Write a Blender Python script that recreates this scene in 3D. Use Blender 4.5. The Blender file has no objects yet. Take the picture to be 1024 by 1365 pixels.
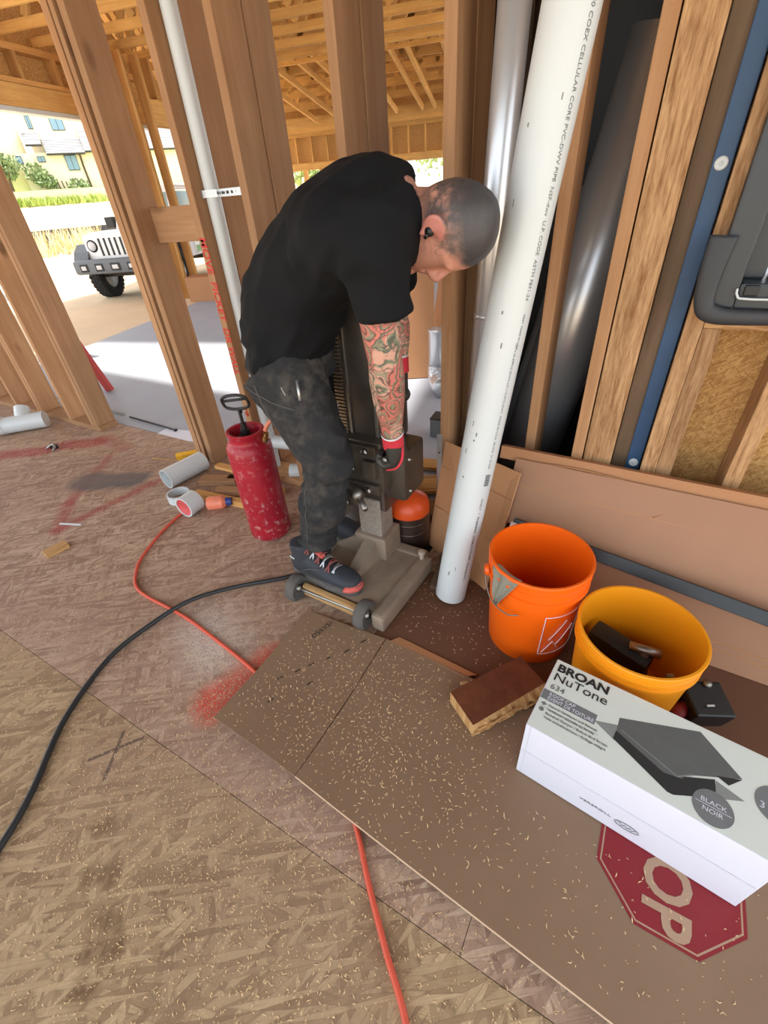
import bpy, bmesh, math, random
from mathutils import Vector, Matrix, Euler, noise
random.seed(7)
scene = bpy.context.scene
COL = scene.collection
# ------------------------------------------------------------------ camera, sky, exposure
cam_d = bpy.data.cameras.new('camera'); cam = bpy.data.objects.new('camera', cam_d); COL.objects.link(cam)
cam_d.sensor_fit = 'HORIZONTAL'; cam_d.sensor_width = 36.0; cam_d.lens = 20.909; cam_d.clip_end = 300; cam_d.clip_start = 0.02
CR = ((0.869636, 0.240770, -0.431002), (0.489300, -0.536546, 0.687535), (-0.065714, -0.808794, -0.584409))
cam.matrix_world = Matrix(((CR[0][0], -CR[0][1], -CR[0][2], 0), (CR[1][0], -CR[1][1], -CR[1][2], 0), (CR[2][0], -CR[2][1], -CR[2][2], 1.302), (0, 0, 0, 1)))
scene.camera = cam
world = bpy.data.worlds.new('overcast_sky'); scene.world = world; world.use_nodes = True
bg = world.node_tree.nodes['Background']; bg.inputs[0].default_value = (0.87, 0.94, 1.0, 1); bg.inputs[1].default_value = 1.0
sun_d = bpy.data.lights.new('sun', 'SUN'); sun_d.energy = 3.0; sun_d.angle = math.radians(3); sun_d.color = (1, .95, .86)
sun = bpy.data.objects.new('sun', sun_d); COL.objects.link(sun); sun.rotation_euler = Vector((.08, .2, -.97)).to_track_quat('-Z', 'Y').to_euler()
vs = scene.view_settings; vs.view_transform = 'Standard'; vs.look = 'None'; vs.gamma = 1; vs.use_curve_mapping = False; vs.exposure = 1.52

# ------------------------------------------------------------------ helpers
def lin(c):
    return tuple(((v / 255) / 12.92 if v / 255 <= .04045 else ((v / 255 + .055) / 1.055) ** 2.4) for v in c)
class NT:
    def __init__(s, name):
        s.m = bpy.data.materials.new(name); s.m.use_nodes = True; s.t = s.m.node_tree; s.n = s.t.nodes; s.b = s.n['Principled BSDF']
    def add(s, typ, ins=None, **kw):
        nd = s.n.new(typ)
        for k, v in kw.items(): setattr(nd, k, v)
        for k, v in (ins or {}).items(): s.set(nd.inputs[k], v)
        return nd
    def set(s, sock, v):
        if hasattr(v, 'is_output'): s.t.links.new(v, sock)
        elif isinstance(v, bpy.types.Node): s.t.links.new(v.outputs[0], sock)
        else:
            if sock.type == 'RGBA' and len(v) == 3: v = (*v, 1)
            sock.default_value = v
    def math(s, op, a, b=0.0, clamp=False):
        nd = s.add('ShaderNodeMath', operation=op, use_clamp=clamp); s.set(nd.inputs[0], a); s.set(nd.inputs[1], b); return nd.outputs[0]
    def vm(s, op, a, b=(0, 0, 0), out=0):
        nd = s.add('ShaderNodeVectorMath', operation=op); s.set(nd.inputs[0], a); s.set(nd.inputs[1], b); return nd.outputs[out]
    def mix(s, f, a, b, blend='MIX'):
        nd = s.add('ShaderNodeMix', data_type='RGBA', blend_type=blend); s.set(nd.inputs[0], f); s.set(nd.inputs[6], a); s.set(nd.inputs[7], b); return nd.outputs[2]
    def ramp(s, f, stops):
        nd = s.add('ShaderNodeValToRGB'); s.set(nd.inputs[0], f); e = nd.color_ramp.elements
        while len(e) < len(stops): e.new(.5)
        for el, (p, c) in zip(e, stops): el.position = p; el.color = (*c, 1) if len(c) == 3 else c
        return nd.outputs[0]
    def rng(s, f, a, b, c=0.0, d=1.0):
        nd = s.add('ShaderNodeMapRange', {0: f, 1: a, 2: b, 3: c, 4: d}); return nd.outputs[0]
    def coord(s, scale=(1, 1, 1), rot=(0, 0, 0), kind='Object', loc=(0, 0, 0)):
        tc = s.add('ShaderNodeTexCoord'); mp = s.add('ShaderNodeMapping', {0: tc.outputs[kind], 1: loc, 2: rot, 3: scale}); return mp.outputs[0]
    def noise(s, vec, scale, detail=3, rough=.55, out=0, dist=0.0):
        nd = s.add('ShaderNodeTexNoise', {'Vector': vec, 'Scale': scale, 'Detail': detail, 'Roughness': rough, 'Distortion': dist}); return nd.outputs[out]
    def voro(s, vec, scale, out='Distance', feature='F1', rand=1.0):
        nd = s.add('ShaderNodeTexVoronoi', {'Vector': vec, 'Scale': scale, 'Randomness': rand}, feature=feature); return nd.outputs[out]
    def bump(s, h, strength=.3, dist=.002):
        nd = s.add('ShaderNodeBump', {'Strength': strength, 'Distance': dist, 'Height': h}); s.set(s.b.inputs['Normal'], nd.outputs[0])
    def fin(s, col, rough=.6, metal=0.0, spec=.5):
        s.set(s.b.inputs['Base Color'], col); s.set(s.b.inputs['Roughness'], rough); s.set(s.b.inputs['Metallic'], metal); s.set(s.b.inputs['Specular IOR Level'], spec); return s.m
def plain(name, rgb, rough=.6, metal=0.0, var=.12, scale=30, bump=0.0, spec=.5):
    t = NT(name); c = t.coord(); n = t.noise(c, scale, 4); a = lin(rgb)
    col = t.mix(n, tuple(max(0, v * (1 - var)) for v in a), tuple(min(1, v * (1 + var)) for v in a))
    if bump: t.bump(n, bump, .003)
    return t.fin(col, rough, metal, spec)
def wood(name, light, dark, grain=26, stretch=.06, knots=True, rough=.75, contrast=1.0):
    t = NT(name); oi = t.add('ShaderNodeObjectInfo'); off = t.vm('SCALE', (7.3, 3.1, 5.7)); 
    sc = t.add('ShaderNodeVectorMath', operation='SCALE'); t.set(sc.inputs[0], (17.3, 9.1, 13.7)); t.set(sc.inputs[3], oi.outputs['Random'])
    v = t.vm('ADD', t.coord(), sc.outputs[0]); st = t.vm('MULTIPLY', v, (1, 1, stretch))
    n1 = t.noise(st, grain, 4, .6, dist=.4); n2 = t.noise(st, grain * 5, 3, .6); n3 = t.noise(v, 2.2, 2)
    f = t.math('ADD', t.math('MULTIPLY', n1, .7), t.math('MULTIPLY', n2, .3)); f = t.rng(f, .5 - .22 / contrast, .5 + .22 / contrast)
    col = t.mix(f, lin(dark), lin(light)); col = t.mix(t.rng(n3, .3, .7, 0, .35), col, tuple(x * .62 for x in lin(dark)))
    col = t.mix(1.0, col, t.mix(oi.outputs['Random'], (.78, .78, .78), (1.08, 1.05, 1.0)), 'MULTIPLY')
    if knots:
        k = t.voro(t.vm('MULTIPLY', v, (1, 1, .42)), 4.2); kf = t.rng(k, .055, .13, 1, 0)
        col = t.mix(t.math('MULTIPLY', kf, .8), col, tuple(x * .35 for x in lin(dark)))
    t.bump(f, .25, .0012)
    return t.fin(col, rough, spec=.25)
def metal(name, rgb, rough=.3, met=1.0):
    t = NT(name); c = t.coord((5, 5, .8)); n = t.noise(c, 6, 3); a = lin(rgb)
    col = t.mix(n, tuple(x * .82 for x in a), a); 
    return t.fin(col, t.rng(n, .3, .7, rough * .8, rough * 1.3), met)

def wloc(o):
    v = Vector((0, 0, 0))
    while o is not None: v = v + o.location; o = o.parent
    return v
class MB:
    """collects pieces of one mesh in world coordinates"""
    def __init__(s): s.v = []; s.f = []; s.mi = []; s.cur = 0
    def raw(s, vs_, fs_):
        b = len(s.v); s.v += [Vector(p) for p in vs_]; s.f += [tuple(b + i for i in f) for f in fs_]; s.mi += [s.cur] * len(fs_); return s
    def box(s, c, size, rot=None, ch=0.0):
        hx, hy, hz = (q / 2 for q in size); c = Vector(c); M = rot if rot is not None else Matrix.Identity(3)
        if isinstance(M, (int, float)): M = Matrix.Rotation(M, 3, 'Z')
        elif isinstance(M, Euler): M = M.to_matrix()
        if ch <= 0:
            P = [(x, y, z) for z in (-hz, hz) for y in (-hy, hy) for x in (-hx, hx)]
            F = [(0, 2, 3, 1), (4, 5, 7, 6), (0, 1, 5, 4), (2, 6, 7, 3), (0, 4, 6, 2), (1, 3, 7, 5)]
        else:
            bm = bmesh.new(); bmesh.ops.create_cube(bm, size=1)
            for q in bm.verts: q.co = Vector((q.co.x * size[0], q.co.y * size[1], q.co.z * size[2]))
            bmesh.ops.bevel(bm, geom=bm.edges[:], offset=ch, segments=2, affect='EDGES', profile=.6)
            P = [q.co.copy() for q in bm.verts]; F = [[q.index for q in f.verts] for f in bm.faces]; bm.free()
        return s.raw([c + M @ Vector(p) for p in P], F)
    def tube(s, pts, r, seg=12, caps=True, smooth=0, ell=None, up=None):
        pts = [Vector(p) for p in pts]; rs = list(r) if isinstance(r, (list, tuple)) else [r] * len(pts)
        if smooth: pts, rs = crom(pts, rs, smooth)
        n = len(pts); T = [(pts[min(i + 1, n - 1)] - pts[max(i - 1, 0)]).normalized() for i in range(n)]
        ref = Vector(up) if up else (Vector((0, 0, 1)) if abs(T[0].z) < .9 else Vector((1, 0, 0)))
        A = (ref - T[0] * ref.dot(T[0])).normalized(); V = []; F = []
        for i in range(n):
            A = (A - T[i] * A.dot(T[i])).normalized(); B = T[i].cross(A)
            ra, rb = rs[i] if isinstance(rs[i], (tuple, list)) else (rs[i], rs[i])
            V += [pts[i] + A * (ra * math.cos(2 * math.pi * k / seg)) + B * (rb * math.sin(2 * math.pi * k / seg)) for k in range(seg)]
        for i in range(n - 1):
            for k in range(seg):
                a = i * seg + k; b = i * seg + (k + 1) % seg; F.append((a, b, b + seg, a + seg))
        if caps: F += [tuple(range(seg))[::-1], tuple((n - 1) * seg + k for k in range(seg))]
        return s.raw(V, F)
    def lathe(s, prof, c=(0, 0, 0), axis=(0, 0, 1), seg=32, closed=False):
        c = Vector(c); Z = Vector(axis).normalized(); q = Z.to_track_quat('Z', 'Y').to_matrix(); V = []; F = []
        for (r, z) in prof:
            V += [c + q @ Vector((r * math.cos(2 * math.pi * k / seg), r * math.sin(2 * math.pi * k / seg), z)) for k in range(seg)]
        m = len(prof); rng_ = range(m if closed else m - 1)
        for i in rng_:
            j = (i + 1) % m
            for k in range(seg):
                k2 = (k + 1) % seg; F.append((i * seg + k, i * seg + k2, j * seg + k2, j * seg + k))
        if not closed:
            if prof[0][0] > 1e-6: F.append(tuple(range(seg))[::-1])
            if prof[-1][0] > 1e-6: F.append(tuple((m - 1) * seg + k for k in range(seg)))
        return s.raw(V, F)
    def prism(s, poly, z0, z1, M=None):
        n = len(poly); V = [Vector((x, y, z0)) for x, y in poly] + [Vector((x, y, z1)) for x, y in poly]
        if M is not None: V = [M @ p for p in V]
        return s.raw(V, [tuple(range(n))[::-1], tuple(range(n, 2 * n))] + [(i, (i + 1) % n, n + (i + 1) % n, n + i) for i in range(n)])
    def build(s, name, mat, parent=None, smooth=False, origin=None, auto=None):
        me = bpy.data.meshes.new(name); o = bpy.data.objects.new(name, me)
        if parent is not None: org = wloc(parent); o.parent = parent
        elif origin is not None: org = Vector(origin); o.location = org
        else:
            xs = [p.x for p in s.v]; ys = [p.y for p in s.v]; zs = [p.z for p in s.v]
            org = Vector(((min(xs) + max(xs)) / 2, (min(ys) + max(ys)) / 2, min(zs))); o.location = org
        me.from_pydata([p - org for p in s.v], [], s.f); me.validate()
        for m in (mat if isinstance(mat, (list, tuple)) else [mat]): me.materials.append(m)
        if any(s.mi) and len(s.mi) == len(me.polygons):
            for p, i in zip(me.polygons, s.mi): p.material_index = i
        bm = bmesh.new(); bm.from_mesh(me); bmesh.ops.recalc_face_normals(bm, faces=bm.faces[:]); bm.to_mesh(me); bm.free()
        if smooth or auto:
            me.polygons.foreach_set('use_smooth', [True] * len(me.polygons))
            if auto:
                try: me.set_sharp_from_angle(angle=math.radians(auto))
                except Exception: pass
        COL.objects.link(o); return o
def crom(pts, rs, k):
    P = []; R = []; n = len(pts); rs = [q if isinstance(q, (tuple, list)) else (q, q) for q in rs]
    for i in range(n - 1):
        p0, p1, p2, p3 = pts[max(i - 1, 0)], pts[i], pts[i + 1], pts[min(i + 2, n - 1)]
        for j in range(k):
            t = j / k; P.append(.5 * ((2 * p1) + (p2 - p0) * t + (2 * p0 - 5 * p1 + 4 * p2 - p3) * t * t + (3 * p1 - p0 - 3 * p2 + p3) * t ** 3))
            a, b = rs[i], rs[i + 1]; R.append(tuple(x + (y - x) * t for x, y in zip(a, b)) if isinstance(a, (tuple, list)) else a + (b - a) * t)
    P.append(pts[-1]); R.append(rs[-1]); return P, R
def tag(o, label=None, cat=None, group=None, kind=None):
    if label: o['label'] = label
    if cat: o['category'] = cat
    if group: o['group'] = group
    if kind: o['kind'] = kind
    return o
def thing(name, label, cat, loc, group=None):
    o = bpy.data.objects.new(name, None); o.empty_display_size = .05; COL.objects.link(o); o.location = Vector(loc); return tag(o, label, cat, group)
def setting(name, loc=(0, 0, 0)):
    o = bpy.data.objects.new(name, None); o.empty_display_size = .05; COL.objects.link(o); o.location = Vector(loc); o['kind'] = 'structure'; return o
BEAMS = {}
def beam(name, p0, p1, w, d, mat, parent=None, side=(1, 0, 0), ch=.0025):
    """a board from p0 to p1 (its axis); w along `side`, d across; grain follows its length"""
    p0 = Vector(p0); p1 = Vector(p1); Z = (p1 - p0); L = Z.length; Z.normalize(); X = Vector(side); X = (X - Z * X.dot(Z)).normalized(); Y = Z.cross(X)
    key = (round(w, 4), round(d, 4), round(L, 3), mat.name, ch)
    if key not in BEAMS:
        m = MB().box((0, 0, L / 2), (w, d, L), ch=ch); me = bpy.data.meshes.new(name); me.from_pydata(m.v, [], m.f); me.materials.append(mat); BEAMS[key] = me
    o = bpy.data.objects.new(name, BEAMS[key]); M = Matrix((X, Y, Z)).transposed().to_4x4()
    org = wloc(parent) if parent is not None else Vector((0, 0, 0)); M.translation = p0 - org
    o.parent = parent; o.matrix_basis = M; COL.objects.link(o); return o
def text_obj(name, body, size, M, mat, parent, align='LEFT', ext=.0003, bold=0.0, shear=0.0, sx=1.0):
    cu = bpy.data.curves.new(name, 'FONT'); cu.body = body; cu.size = size; cu.align_x = align; cu.extrude = ext; cu.offset = bold; cu.shear = shear; cu.resolution_u = 3
    to = bpy.data.objects.new(name, cu); COL.objects.link(to); dg = bpy.context.evaluated_depsgraph_get(); me = bpy.data.meshes.new_from_object(to.evaluated_get(dg)); bpy.data.objects.remove(to)
    me.materials.clear(); me.materials.append(mat); o = bpy.data.objects.new(name, me)
    M = M @ Matrix.Diagonal((sx, 1, 1, 1)); org = wloc(parent); M = Matrix.Translation(-org) @ M
    me.transform(M); o.parent = parent; COL.objects.link(o); return o
def frame(o, x, y):
    """4x4 with local x, y given; z = x cross y"""
    x = Vector(x).normalized(); y = Vector(y); y = (y - x * y.dot(x)).normalized(); z = x.cross(y); M = Matrix((x, y, z)).transposed().to_4x4(); M.translation = Vector(o); return M
def evalmesh(o):
    dg = bpy.context.evaluated_depsgraph_get(); dg.update(); me = bpy.data.meshes.new_from_object(o.evaluated_get(dg)); old = o.data; o.modifiers.clear(); o.data = me; bpy.data.meshes.remove(old); return o
def remesh(o, voxel, smooth_it=4, dec=None):
    m = o.modifiers.new('r', 'REMESH'); m.mode = 'VOXEL'; m.voxel_size = voxel; m.use_smooth_shade = True
    if smooth_it: q = o.modifiers.new('s', 'SMOOTH'); q.iterations = smooth_it; q.factor = .5
    mats = [x for x in o.data.materials]; evalmesh(o); o.data.materials.clear()
    for x in mats: o.data.materials.append(x)
    o.data.polygons.foreach_set('use_smooth', [True] * len(o.data.polygons)); return o

# ------------------------------------------------------------------ materials
def osb(name, tones, scale=1.0, dust=None, extra=None, vert=False):
    t = NT(name); base = t.coord()
    if vert: q = t.add('ShaderNodeSeparateXYZ', {0: base}); base = t.add('ShaderNodeCombineXYZ', {0: t.math('ADD', q.outputs[0], q.outputs[1]), 1: q.outputs[2]}).outputs[0]
    hsum = None; cur = t.mix(t.noise(base, 6 * scale, 4), lin(tones[0]), lin(tones[2]))
    for i, (ang, sx, sy, th) in enumerate(((.3, 10, 52, .4), (1.35, 9, 44, .45), (2.2, 12, 60, .5), (2.85, 8, 40, .5), (.8, 14, 74, .5), (1.85, 11, 66, .55), (2.5, 9, 90, .6))):
        m0 = t.add('ShaderNodeMapping', {0: base, 1: (i * 3.3, i * 1.7, 0), 2: (0, 0, ang)}); mp = t.add('ShaderNodeMapping', {0: m0.outputs[0], 3: (sx * scale, sy * scale, 1)})
        v = t.add('ShaderNodeTexVoronoi', {'Vector': mp.outputs[0], 'Scale': 1.0, 'Randomness': 1.0}, voronoi_dimensions='2D'); ed = t.add('ShaderNodeTexVoronoi', {'Vector': mp.outputs[0], 'Scale': 1.0, 'Randomness': 1.0}, voronoi_dimensions='2D', feature='DISTANCE_TO_EDGE'); sp = t.add('ShaderNodeSeparateColor', {0: v.outputs['Color']})
        tone = t.ramp(sp.outputs[0], [(0, lin(tones[2])), (.45, lin(tones[0])), (1, lin(tones[1]))]); mask = t.math('GREATER_THAN', sp.outputs[1], th)
        fi = t.noise(t.vm('MULTIPLY', mp.outputs[0], (.6, 5, 1)), 2.0, 2)
        flake = t.mix(t.math('MULTIPLY', t.rng(fi, .45, .7), .55), tone, lin(tones[2])); flake = t.mix(t.math('MULTIPLY', t.rng(ed.outputs['Distance'], .0, .09, 1, 0), .55), flake, tuple(x * .55 for x in lin(tones[2])))
        cur = t.mix(t.math('MULTIPLY', mask, .8), cur, flake)
        h = t.math('MULTIPLY', mask, sp.outputs[2]); hsum = h if hsum is None else t.math('ADD', hsum, h)
    if dust: cur = t.mix(t.rng(t.noise(base, 1.3, 4), .35, .7, dust[1], dust[2]), cur, lin(dust[0]))
    if extra: cur = extra(t, base, cur)
    t.bump(hsum, .35, .0015)
    return t.fin(cur, .8, spec=.25)
def seg_mask(t, P, a, b, w, soft, nz=0.0, nscale=20):
    a = Vector((*a, 0)); b = Vector((*b, 0)); ba = b - a; pa = t.vm('SUBTRACT', P, a)
    h = t.math('DIVIDE', t.vm('DOT_PRODUCT', pa, ba, out=1), max(ba.dot(ba), 1e-6), True)
    sc = t.add('ShaderNodeVectorMath', operation='SCALE'); t.set(sc.inputs[0], ba); t.set(sc.inputs[3], h)
    d = t.vm('LENGTH', t.vm('SUBTRACT', pa, sc.outputs[0]), out=1)
    if nz: d = t.math('ADD', d, t.math('MULTIPLY', t.math('SUBTRACT', t.noise(P, nscale, 4), .5), nz))
    return t.rng(d, w, w + soft, 1, 0)
def floor_marks(t, base, cur):
    P = t.vm('MULTIPLY', base, (1, 1, 0)); red = lin((150, 24, 42)); speck = t.rng(t.noise(P, 160, 2), .36, .55)
    for a, b, w, s_, k in (((-2.34, 1.255), (-2.42, .715), .006, .045, .8), ((-2.42, .715), (-2.62, .88), .012, .05, .65), ((-2.62, .88), (-2.93, 1.33), .006, .045, .7), ((-3.7, 1.03), (-3.46, 1.2), .05, .04, .85), ((-3.43, 1.29), (-3.22, 1.42), .05, .05, .85), ((-3.25, 1.5), (-2.95, 1.45), .03, .05, .5)):
        cur = t.mix(t.math('MULTIPLY', t.math('MULTIPLY', seg_mask(t, P, a, b, w, s_, .05), speck), k), cur, red)
    # spray-paint halo by the cardboard corner
    cur = t.mix(t.math('MULTIPLY', t.math('MULTIPLY', seg_mask(t, P, (-.945, .40), (-.88, .60), .045, .055, .05), speck), 1.0), cur, lin((214, 58, 38)))
    cur = t.mix(t.math('MULTIPLY', seg_mask(t, P, (-2.75, 1.06), (-2.50, 1.20), .07, .06, .16, 6), .85), cur, lin((88, 88, 90)))
    cur = t.mix(t.math('MULTIPLY', seg_mask(t, P, (-1.22, .60), (-1.10, .55), .0, .17, .12), t.math('MULTIPLY', speck, .85)), cur, lin((214, 206, 200)))
    for a, b in (((-1.147, .086), (-1.06, .205)), ((-1.055, .075), (-1.13, .19))):
        cur = t.mix(t.math('MULTIPLY', seg_mask(t, P, a, b, .003, .004), .85), cur, lin((50, 44, 46)))
    for a, b in (((-.87, -.08), (-.83, -.045)), ((-.79, -.12), (-.74, -.10)), ((-.74, -.16), (-.70, -.13)), ((-.71, -.205), (-.69, -.20)), ((-.66, -.25), (-.62, -.24)), ((-.95, -.01), (-.93, .015))):
        cur = t.mix(t.math('MULTIPLY', seg_mask(t, P, a, b, .010, .022, .06, 22), .5), cur, lin((84, 56, 32)))
    big = t.rng(t.noise(P, 1.1, 3), .42, .68, 0, .45)
    cur = t.mix(big, cur, lin((146, 114, 98)))
    return cur
M_FLOOR = osb('osb_subfloor', ((166, 140, 108), (202, 176, 138), (116, 90, 66)), 1.0, ((164, 138, 108), .15, .5), floor_marks)
M_FLOOR2 = osb('osb_subfloor_dusty', ((174, 144, 122), (206, 180, 156), (120, 92, 76)), 1.0, ((172, 142, 122), .1, .45), floor_marks)
M_OSB = osb('osb_sheathing', ((196, 146, 84), (222, 176, 110), (140, 92, 46)), 2.2)
M_OSBV = osb('osb_wall_sheathing', ((206, 160, 98), (230, 188, 126), (166, 118, 66)), 3.6, vert=True)
M_STUD = wood('fir_stud', (200, 160, 122), (158, 113, 77), contrast=.8)
M_STUDL = wood('fir_stud_far', (226, 180, 116), (190, 136, 78))
M_JOIST = wood('fir_truss_lumber', (238, 194, 122), (206, 152, 86), knots=False)
M_LVL = wood('laminated_strand_lumber', (214, 174, 130), (142, 100, 64), grain=95, stretch=.09, knots=False, contrast=1.5)
M_PLANKD = wood('grey_plank', (132, 112, 92), (96, 78, 62), knots=False)
M_BLUE = plain('blue_weather_barrier', (38, 74, 112), .5, var=.25, scale=14)
M_BLACK = plain('black_plastic', (22, 23, 25), .45)
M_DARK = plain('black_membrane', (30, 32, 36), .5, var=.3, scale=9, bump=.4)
M_PVC = plain('white_pvc', (201, 207, 209), .35, var=.03, scale=6)
M_CARD = plain('cardboard', (176, 128, 92), .8, var=.08, scale=7, spec=.2)
M_CARDL = plain('cardboard_kraft', (190, 142, 102), .8, var=.08, scale=9, spec=.2)
M_GALV = plain('galvanised_steel', (206, 208, 212), .3, .62, var=.06, scale=5)
M_STEEL = metal('worn_steel', (150, 146, 140), .4)
M_ZINC = plain('zinc_strap', (176, 180, 184), .35, .8)
M_CONC = plain('concrete_slab', (158, 162, 172), .6, var=.14, scale=2.5)
M_INK = plain('black_ink', (34, 34, 36), .7)
M_INKG = plain('grey_ink', (112, 114, 116), .7)
M_INKR = plain('red_ink', (196, 40, 40), .7)
M_WHITE = plain('white_card', (214, 214, 226), .55, var=.02)
M_GLASS = NT('window_glass'); M_GLASS.set(M_GLASS.b.inputs['Transmission Weight'], 1.0); M_GLASS = M_GLASS.fin((.92, .97, .98), .02)
M_SKYLIT = plain('white_stucco', (246, 238, 214), .8)

# ------------------------------------------------------------------ floor
floor = setting('floor')
xs = [-6.36, -3.92, -1.48, .96]
rows = [(-2.2, -1.0015), (-1.0, .2185), (.22, 1.4385), (1.44, 1.70)]
for r, (y0, y1) in enumerate(rows):
    sh = 1.22 if r % 2 else 0
    for i in range(len(xs)):
        x0 = xs[i] - 1.22 + sh + (.22 if r % 2 == 0 else 0); x1 = x0 + 2.4386
        o = MB().box(((x0 + x1) / 2, (y0 + y1) / 2, -.011), (x1 - x0, y1 - y0, .022)).build('floor_panel', M_FLOOR if r < 2 else M_FLOOR2, floor)
slab = MB().prism([(-5.62, 1.72), (4, 1.72), (4, 20), (-11.2, 20)], -.25, -.012).build('floor_concrete', M_CONC); slab['kind'] = 'structure'
for i in range(5): pass

# ------------------------------------------------------------------ back wall: two rows of studs
wall = setting('wall_back')
YF, YB, DP = 1.55, 1.698, .14
def stud(x0, x1, y0=YF, d=DP, z0=.038, z1=2.7, mat=M_STUD, name='stud'):
    return beam(name, ((x0 + x1) / 2, y0 + d / 2, z0), ((x0 + x1) / 2, y0 + d / 2, z1), abs(x1 - x0), d, mat, wall)
def plate(x0, x1, y0=YF, d=DP, z=.019, mat=M_STUD): return beam('bottom_plate', (x0, y0 + d / 2, z), (x1, y0 + d / 2, z), .038, d, mat, wall, side=(0, 0, 1))
for a, b in ((-2.316, -2.276), (-2.266, -2.240), (-2.214, -2.174)): stud(a, b, z0=0)           # jamb pack
for a, b in ((-3.450, -3.412), (-3.406, -3.368)): stud(a, b)
stud(-3.74, -3.702); stud(-4.14, -4.102); stud(-4.185, -4.147); stud(-4.55, -4.512); stud(-4.95, -4.912); stud(-5.35, -5.312); stud(-5.75, -5.712)
plate(-6.2, -3.35); 
stud(-1.793, -1.755); stud(-1.496, -1.458); stud(-1.040, -1.004); stud(-.668, -.630)
for x in (-1.793, -1.496, -1.040, -.668): stud(x, x + .038, YB)
stud(-1.86, -1.822, YB + .05, .09)
plate(-1.80, -1.45); plate(-1.80, -1.0, YB)
beam('blocking', (-2.174, 1.66, 1.235), (-1.86, 1.72, 1.235), .045, .14, M_STUD, wall, side=(0, 1, 0))
# right bay
stud(-.333, -.297, 1.60); stud(-.156, -.119); stud(-.115, -.026, mat=M_LVL, name='laminated_post')
stud(-.024, .026, 1.60, .05, mat=M_PLANKD, name='plank')
stud(.022, .064, 1.585, .06, mat=M_BLUE, name='blue_wrapped_stud')
stud(.068, .112, mat=M_LVL, name='laminated_post'); stud(.1125, .157, z1=.935, mat=M_LVL, name='laminated_post')
beam('window_sill_plate', (.113, 1.62, .957), (1.6, 1.62, .957), .044, .14, M_LVL, wall, side=(0, 0, 1))
for x in (.302, .70, 1.1, 1.5): stud(x, x + .044, z1=.935, mat=M_LVL, name='laminated_post')
plate(-.66, 1.9)
sh = MB().box((.93, 1.70, .47), (1.75, .012, .94)).build('sheathing', M_OSBV, wall)
nail = []
for x, z in ((.041, 1.30), (.044, .479)):
    m = MB().lathe([(0, .004), (.004, .0035), (.005, .0025), (.012, .003), (.0145, .001), (.0145, 0)], (x, 1.583, z), (0, -1, .0), 20); m.build('cap_nail', M_PVC, wall, auto=40)
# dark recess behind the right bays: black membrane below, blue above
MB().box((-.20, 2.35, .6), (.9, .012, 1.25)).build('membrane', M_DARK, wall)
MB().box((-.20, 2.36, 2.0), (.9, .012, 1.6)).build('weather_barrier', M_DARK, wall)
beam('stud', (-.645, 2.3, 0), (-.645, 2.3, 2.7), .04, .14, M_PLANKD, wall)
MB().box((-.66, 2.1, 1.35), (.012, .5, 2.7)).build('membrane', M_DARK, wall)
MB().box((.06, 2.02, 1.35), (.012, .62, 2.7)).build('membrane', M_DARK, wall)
# hand-written note on the stud face
def zface(x, y, z): return frame((x, y, z), (0, 0, -1), (1, 0, 0))
note = text_obj('note_lettering', 'MOVE  PICKET  DR WALL', .052, zface(-1.786, 1.5485, 1.19), M_INKR, wall, shear=.1, sx=1.0, bold=.0008)
m = MB(); m.tube([(-1.772, 1.548, .42), (-1.772, 1.548, .375)], .0022, 6).tube([(-1.785, 1.548, .395), (-1.772, 1.548, .375), (-1.76, 1.548, .395)], .0022, 6); m.build('note_arrow', M_INKR, wall)

# near ceiling (out of frame, closes the room overhead) with joists
ceil = setting('ceiling')
MB().box((-2.2, .1, 2.93), (9, 3.6, .02)).build('ceiling_deck', plain('dark_decking', (92, 84, 76), .9), ceil)
for i in range(8): beam('joist', (-6.5 + i * 1.2, -1.6, 2.80), (-6.5 + i * 1.2, 1.9, 2.80), .045, .24, M_JOIST, ceil, side=(1, 0, 0))

# ------------------------------------------------------------------ far hall, turned 15 degrees
CU, SU = math.cos(math.radians(15)), math.sin(math.radians(15))
def UV(u, v, z): return Vector((u * CU - v * SU, u * SU + v * CU, z))
UD = UV(1, 0, 0); VD = UV(0, 1, 0)
truss = setting('ceiling_trusses')
rnd = random.Random(3)
for k in range(-1, 8):
    v = 5.0 + .61 * k
    beam('bottom_chord', UV(-6.3, v, 3.12), UV(3.5, v, 3.12), .04, .092, M_JOIST, truss, side=VD)
    u = -6.2 + rnd.random() * .5
    while u < 3:
        s = 1 if rnd.random() < .5 else -1
        beam('web', UV(u, v, 3.17), UV(u + s * .55, v, 4.1), .04, .09, M_JOIST, truss, side=VD); u += .55 + rnd.random() * .25
    beam('top_chord', UV(-6.3, v, 4.15), UV(3.5, v, 4.15), .04, .14, M_JOIST, truss, side=VD)
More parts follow.
